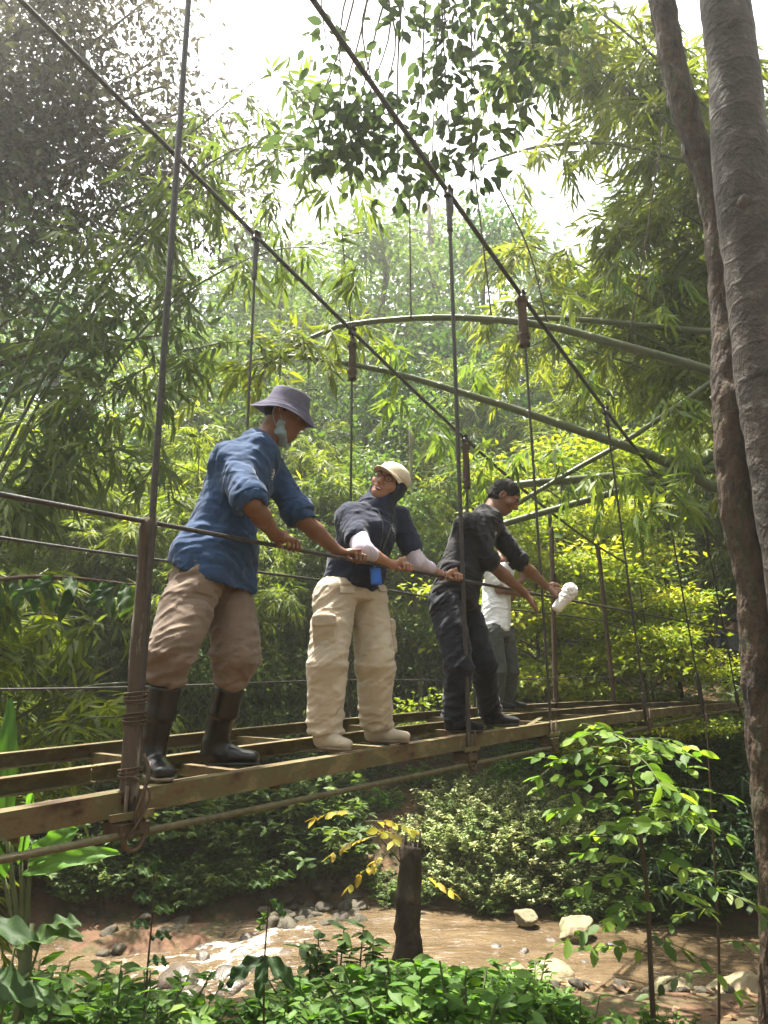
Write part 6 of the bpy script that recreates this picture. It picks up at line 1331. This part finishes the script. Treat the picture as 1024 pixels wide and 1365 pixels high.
def build_weeds():
    rg = np.random.default_rng(99); GW = leafmat('weed_leaf', (.035, .095, .014), (.070, .155, .022), (.125, .22, .036), .45); W1 = make_shrub(31, .62, .42, 40, 22, GW, .085, .034, 'oval', .2, 'weed', 'plant'); W2 = make_shrub(32, .45, .5, 70, 24, GW, .062, .030, 'oval', .2, 'weed', 'plant'); W3 = make_shrub(33, .8, .35, 15, 18, G_MID, .14, .055, 'oval', .3, 'weed', 'plant')
    def put_top(src, px, top, Y, H, lab, grp):                  # stands on the ground, sized so that it reaches the line of sight
        t = at(px, top, Y); z = float(ground_z(t[0], t[1])); s = max(.35, min(1.8, (t[2]-z)/H)); copy_thing(src, (t[0], t[1], z-.02), rg.uniform(0, 6.28), float(s), lab, grp)
    A = ('bright leafy weed on the near bank left of the rapids', 'weeds left of the rapids'); Bq = ('bright leafy weed at the foot of the dark stump', 'weeds round the stump')
    for i in range(26): px = rg.uniform(-30, 240); put_top(W1 if i % 3 else W3, px, rg.uniform(1230, 1330)+max(0, px-140)*.3, rg.uniform(3.9, 5.2), .62 if i % 3 else .8, *A)
    for i in range(44): px = rg.uniform(370, 770); put_top(W2 if i % 2 else W1, px, rg.uniform(1255, 1345)+max(0, px-640)*.28, rg.uniform(4.0, 5.4), .45 if i % 2 else .62, *Bq)
    for px, top in ((420, 1225), (445, 1212), (470, 1210), (490, 1230), (405, 1245), (500, 1255), (455, 1240), (430, 1260), (475, 1265)): put_top(W3, px, top, 5.2, .8, 'taller bright weed with upright shoots beside the dark stump', 'tall weeds beside the stump')
    for px, top in ((700, 1215), (690, 1240), (470, 1300), (600, 1300), (850, 1290), (890, 1285)): put_top(W1, px, top+40, 5.6, .62, 'small leafy weed on the shore by the boulders', 'weeds by the boulders')
    for p in (W1, W2, W3): drop(p)
def build_bundle(J):
    c = at(750, 801, 5.2); F = Field(c-.16, c+.16, .005); ax = nrm(at(760, 792, 5.2)-at(742, 816, 5.2)); F.ell(c-ax*.07, c+ax*.03, (.036, .034), (.044, .040), BN, 0, cap=.02); F.ell(c+ax*.03, c+ax*.085, (.040, .036), (.055, .05), BN, .02); F.oval(c+ax*.10+UPZ*.0, (.05, .035, .04), (BD, BN, UPZ), .02)
    g = F.mesh(1); N = vnormals(*g); v = g[0]; v = v+N*(.013*(.5-np.abs(fbm(v*34, 3, 7))*2)*np.clip(((v-c)@ax+.02)/.05, .15, 1))[:, None]; m = surf('white_plastic_film', [(.3, (.62, .60, .58)), (.7, (.74, .72, .70))], 20, 4, .45, .3, .004)
    o = put('white_cup', (v, g[1]), m, None); tag(o, 'white cup with a crumpled wrapper held out over the rail', 'cup')
def build_veil(d):  # thin volume added mostly to imitate lens glare over the canopy
    g = obox((0, 9, 15), (1, 0, 0), (0, 1, 0), (0, 0, 1), 232, 232, 19); o = put('veil', g, None, None, smooth=False); m = bpy.data.materials.new('veil'); m.use_nodes = True; N = m.node_tree.nodes; N.remove(N['Principled BSDF']); v = N.new('ShaderNodeVolumePrincipled'); v.inputs['Density'].default_value = d; v.inputs['Color'].default_value = (.92, .94, .92, 1); v.inputs['Anisotropy'].default_value = .55; m.node_tree.links.new(v.outputs[0], N['Material Output'].inputs['Volume']); o.data.materials.append(m); tag(o, 'thin bright haze added in place of lens glare', 'veil', None, 'stuff')
# ------------------------------------------------------------------ put the place together
build_ground()
build_water()
build_bridge()
man_blue()
woman()
_, JB = man_black()
person_white()
walker()
build_bundle(JB)
build_stones()
build_big_tree()
build_left_tree()
build_leaning_bamboo()
build_over_bamboo()
build_forest()
build_undergrowth()
build_sapling()
build_stump()
build_big_leaf_plants()
build_weeds()
build_veil(.0024)
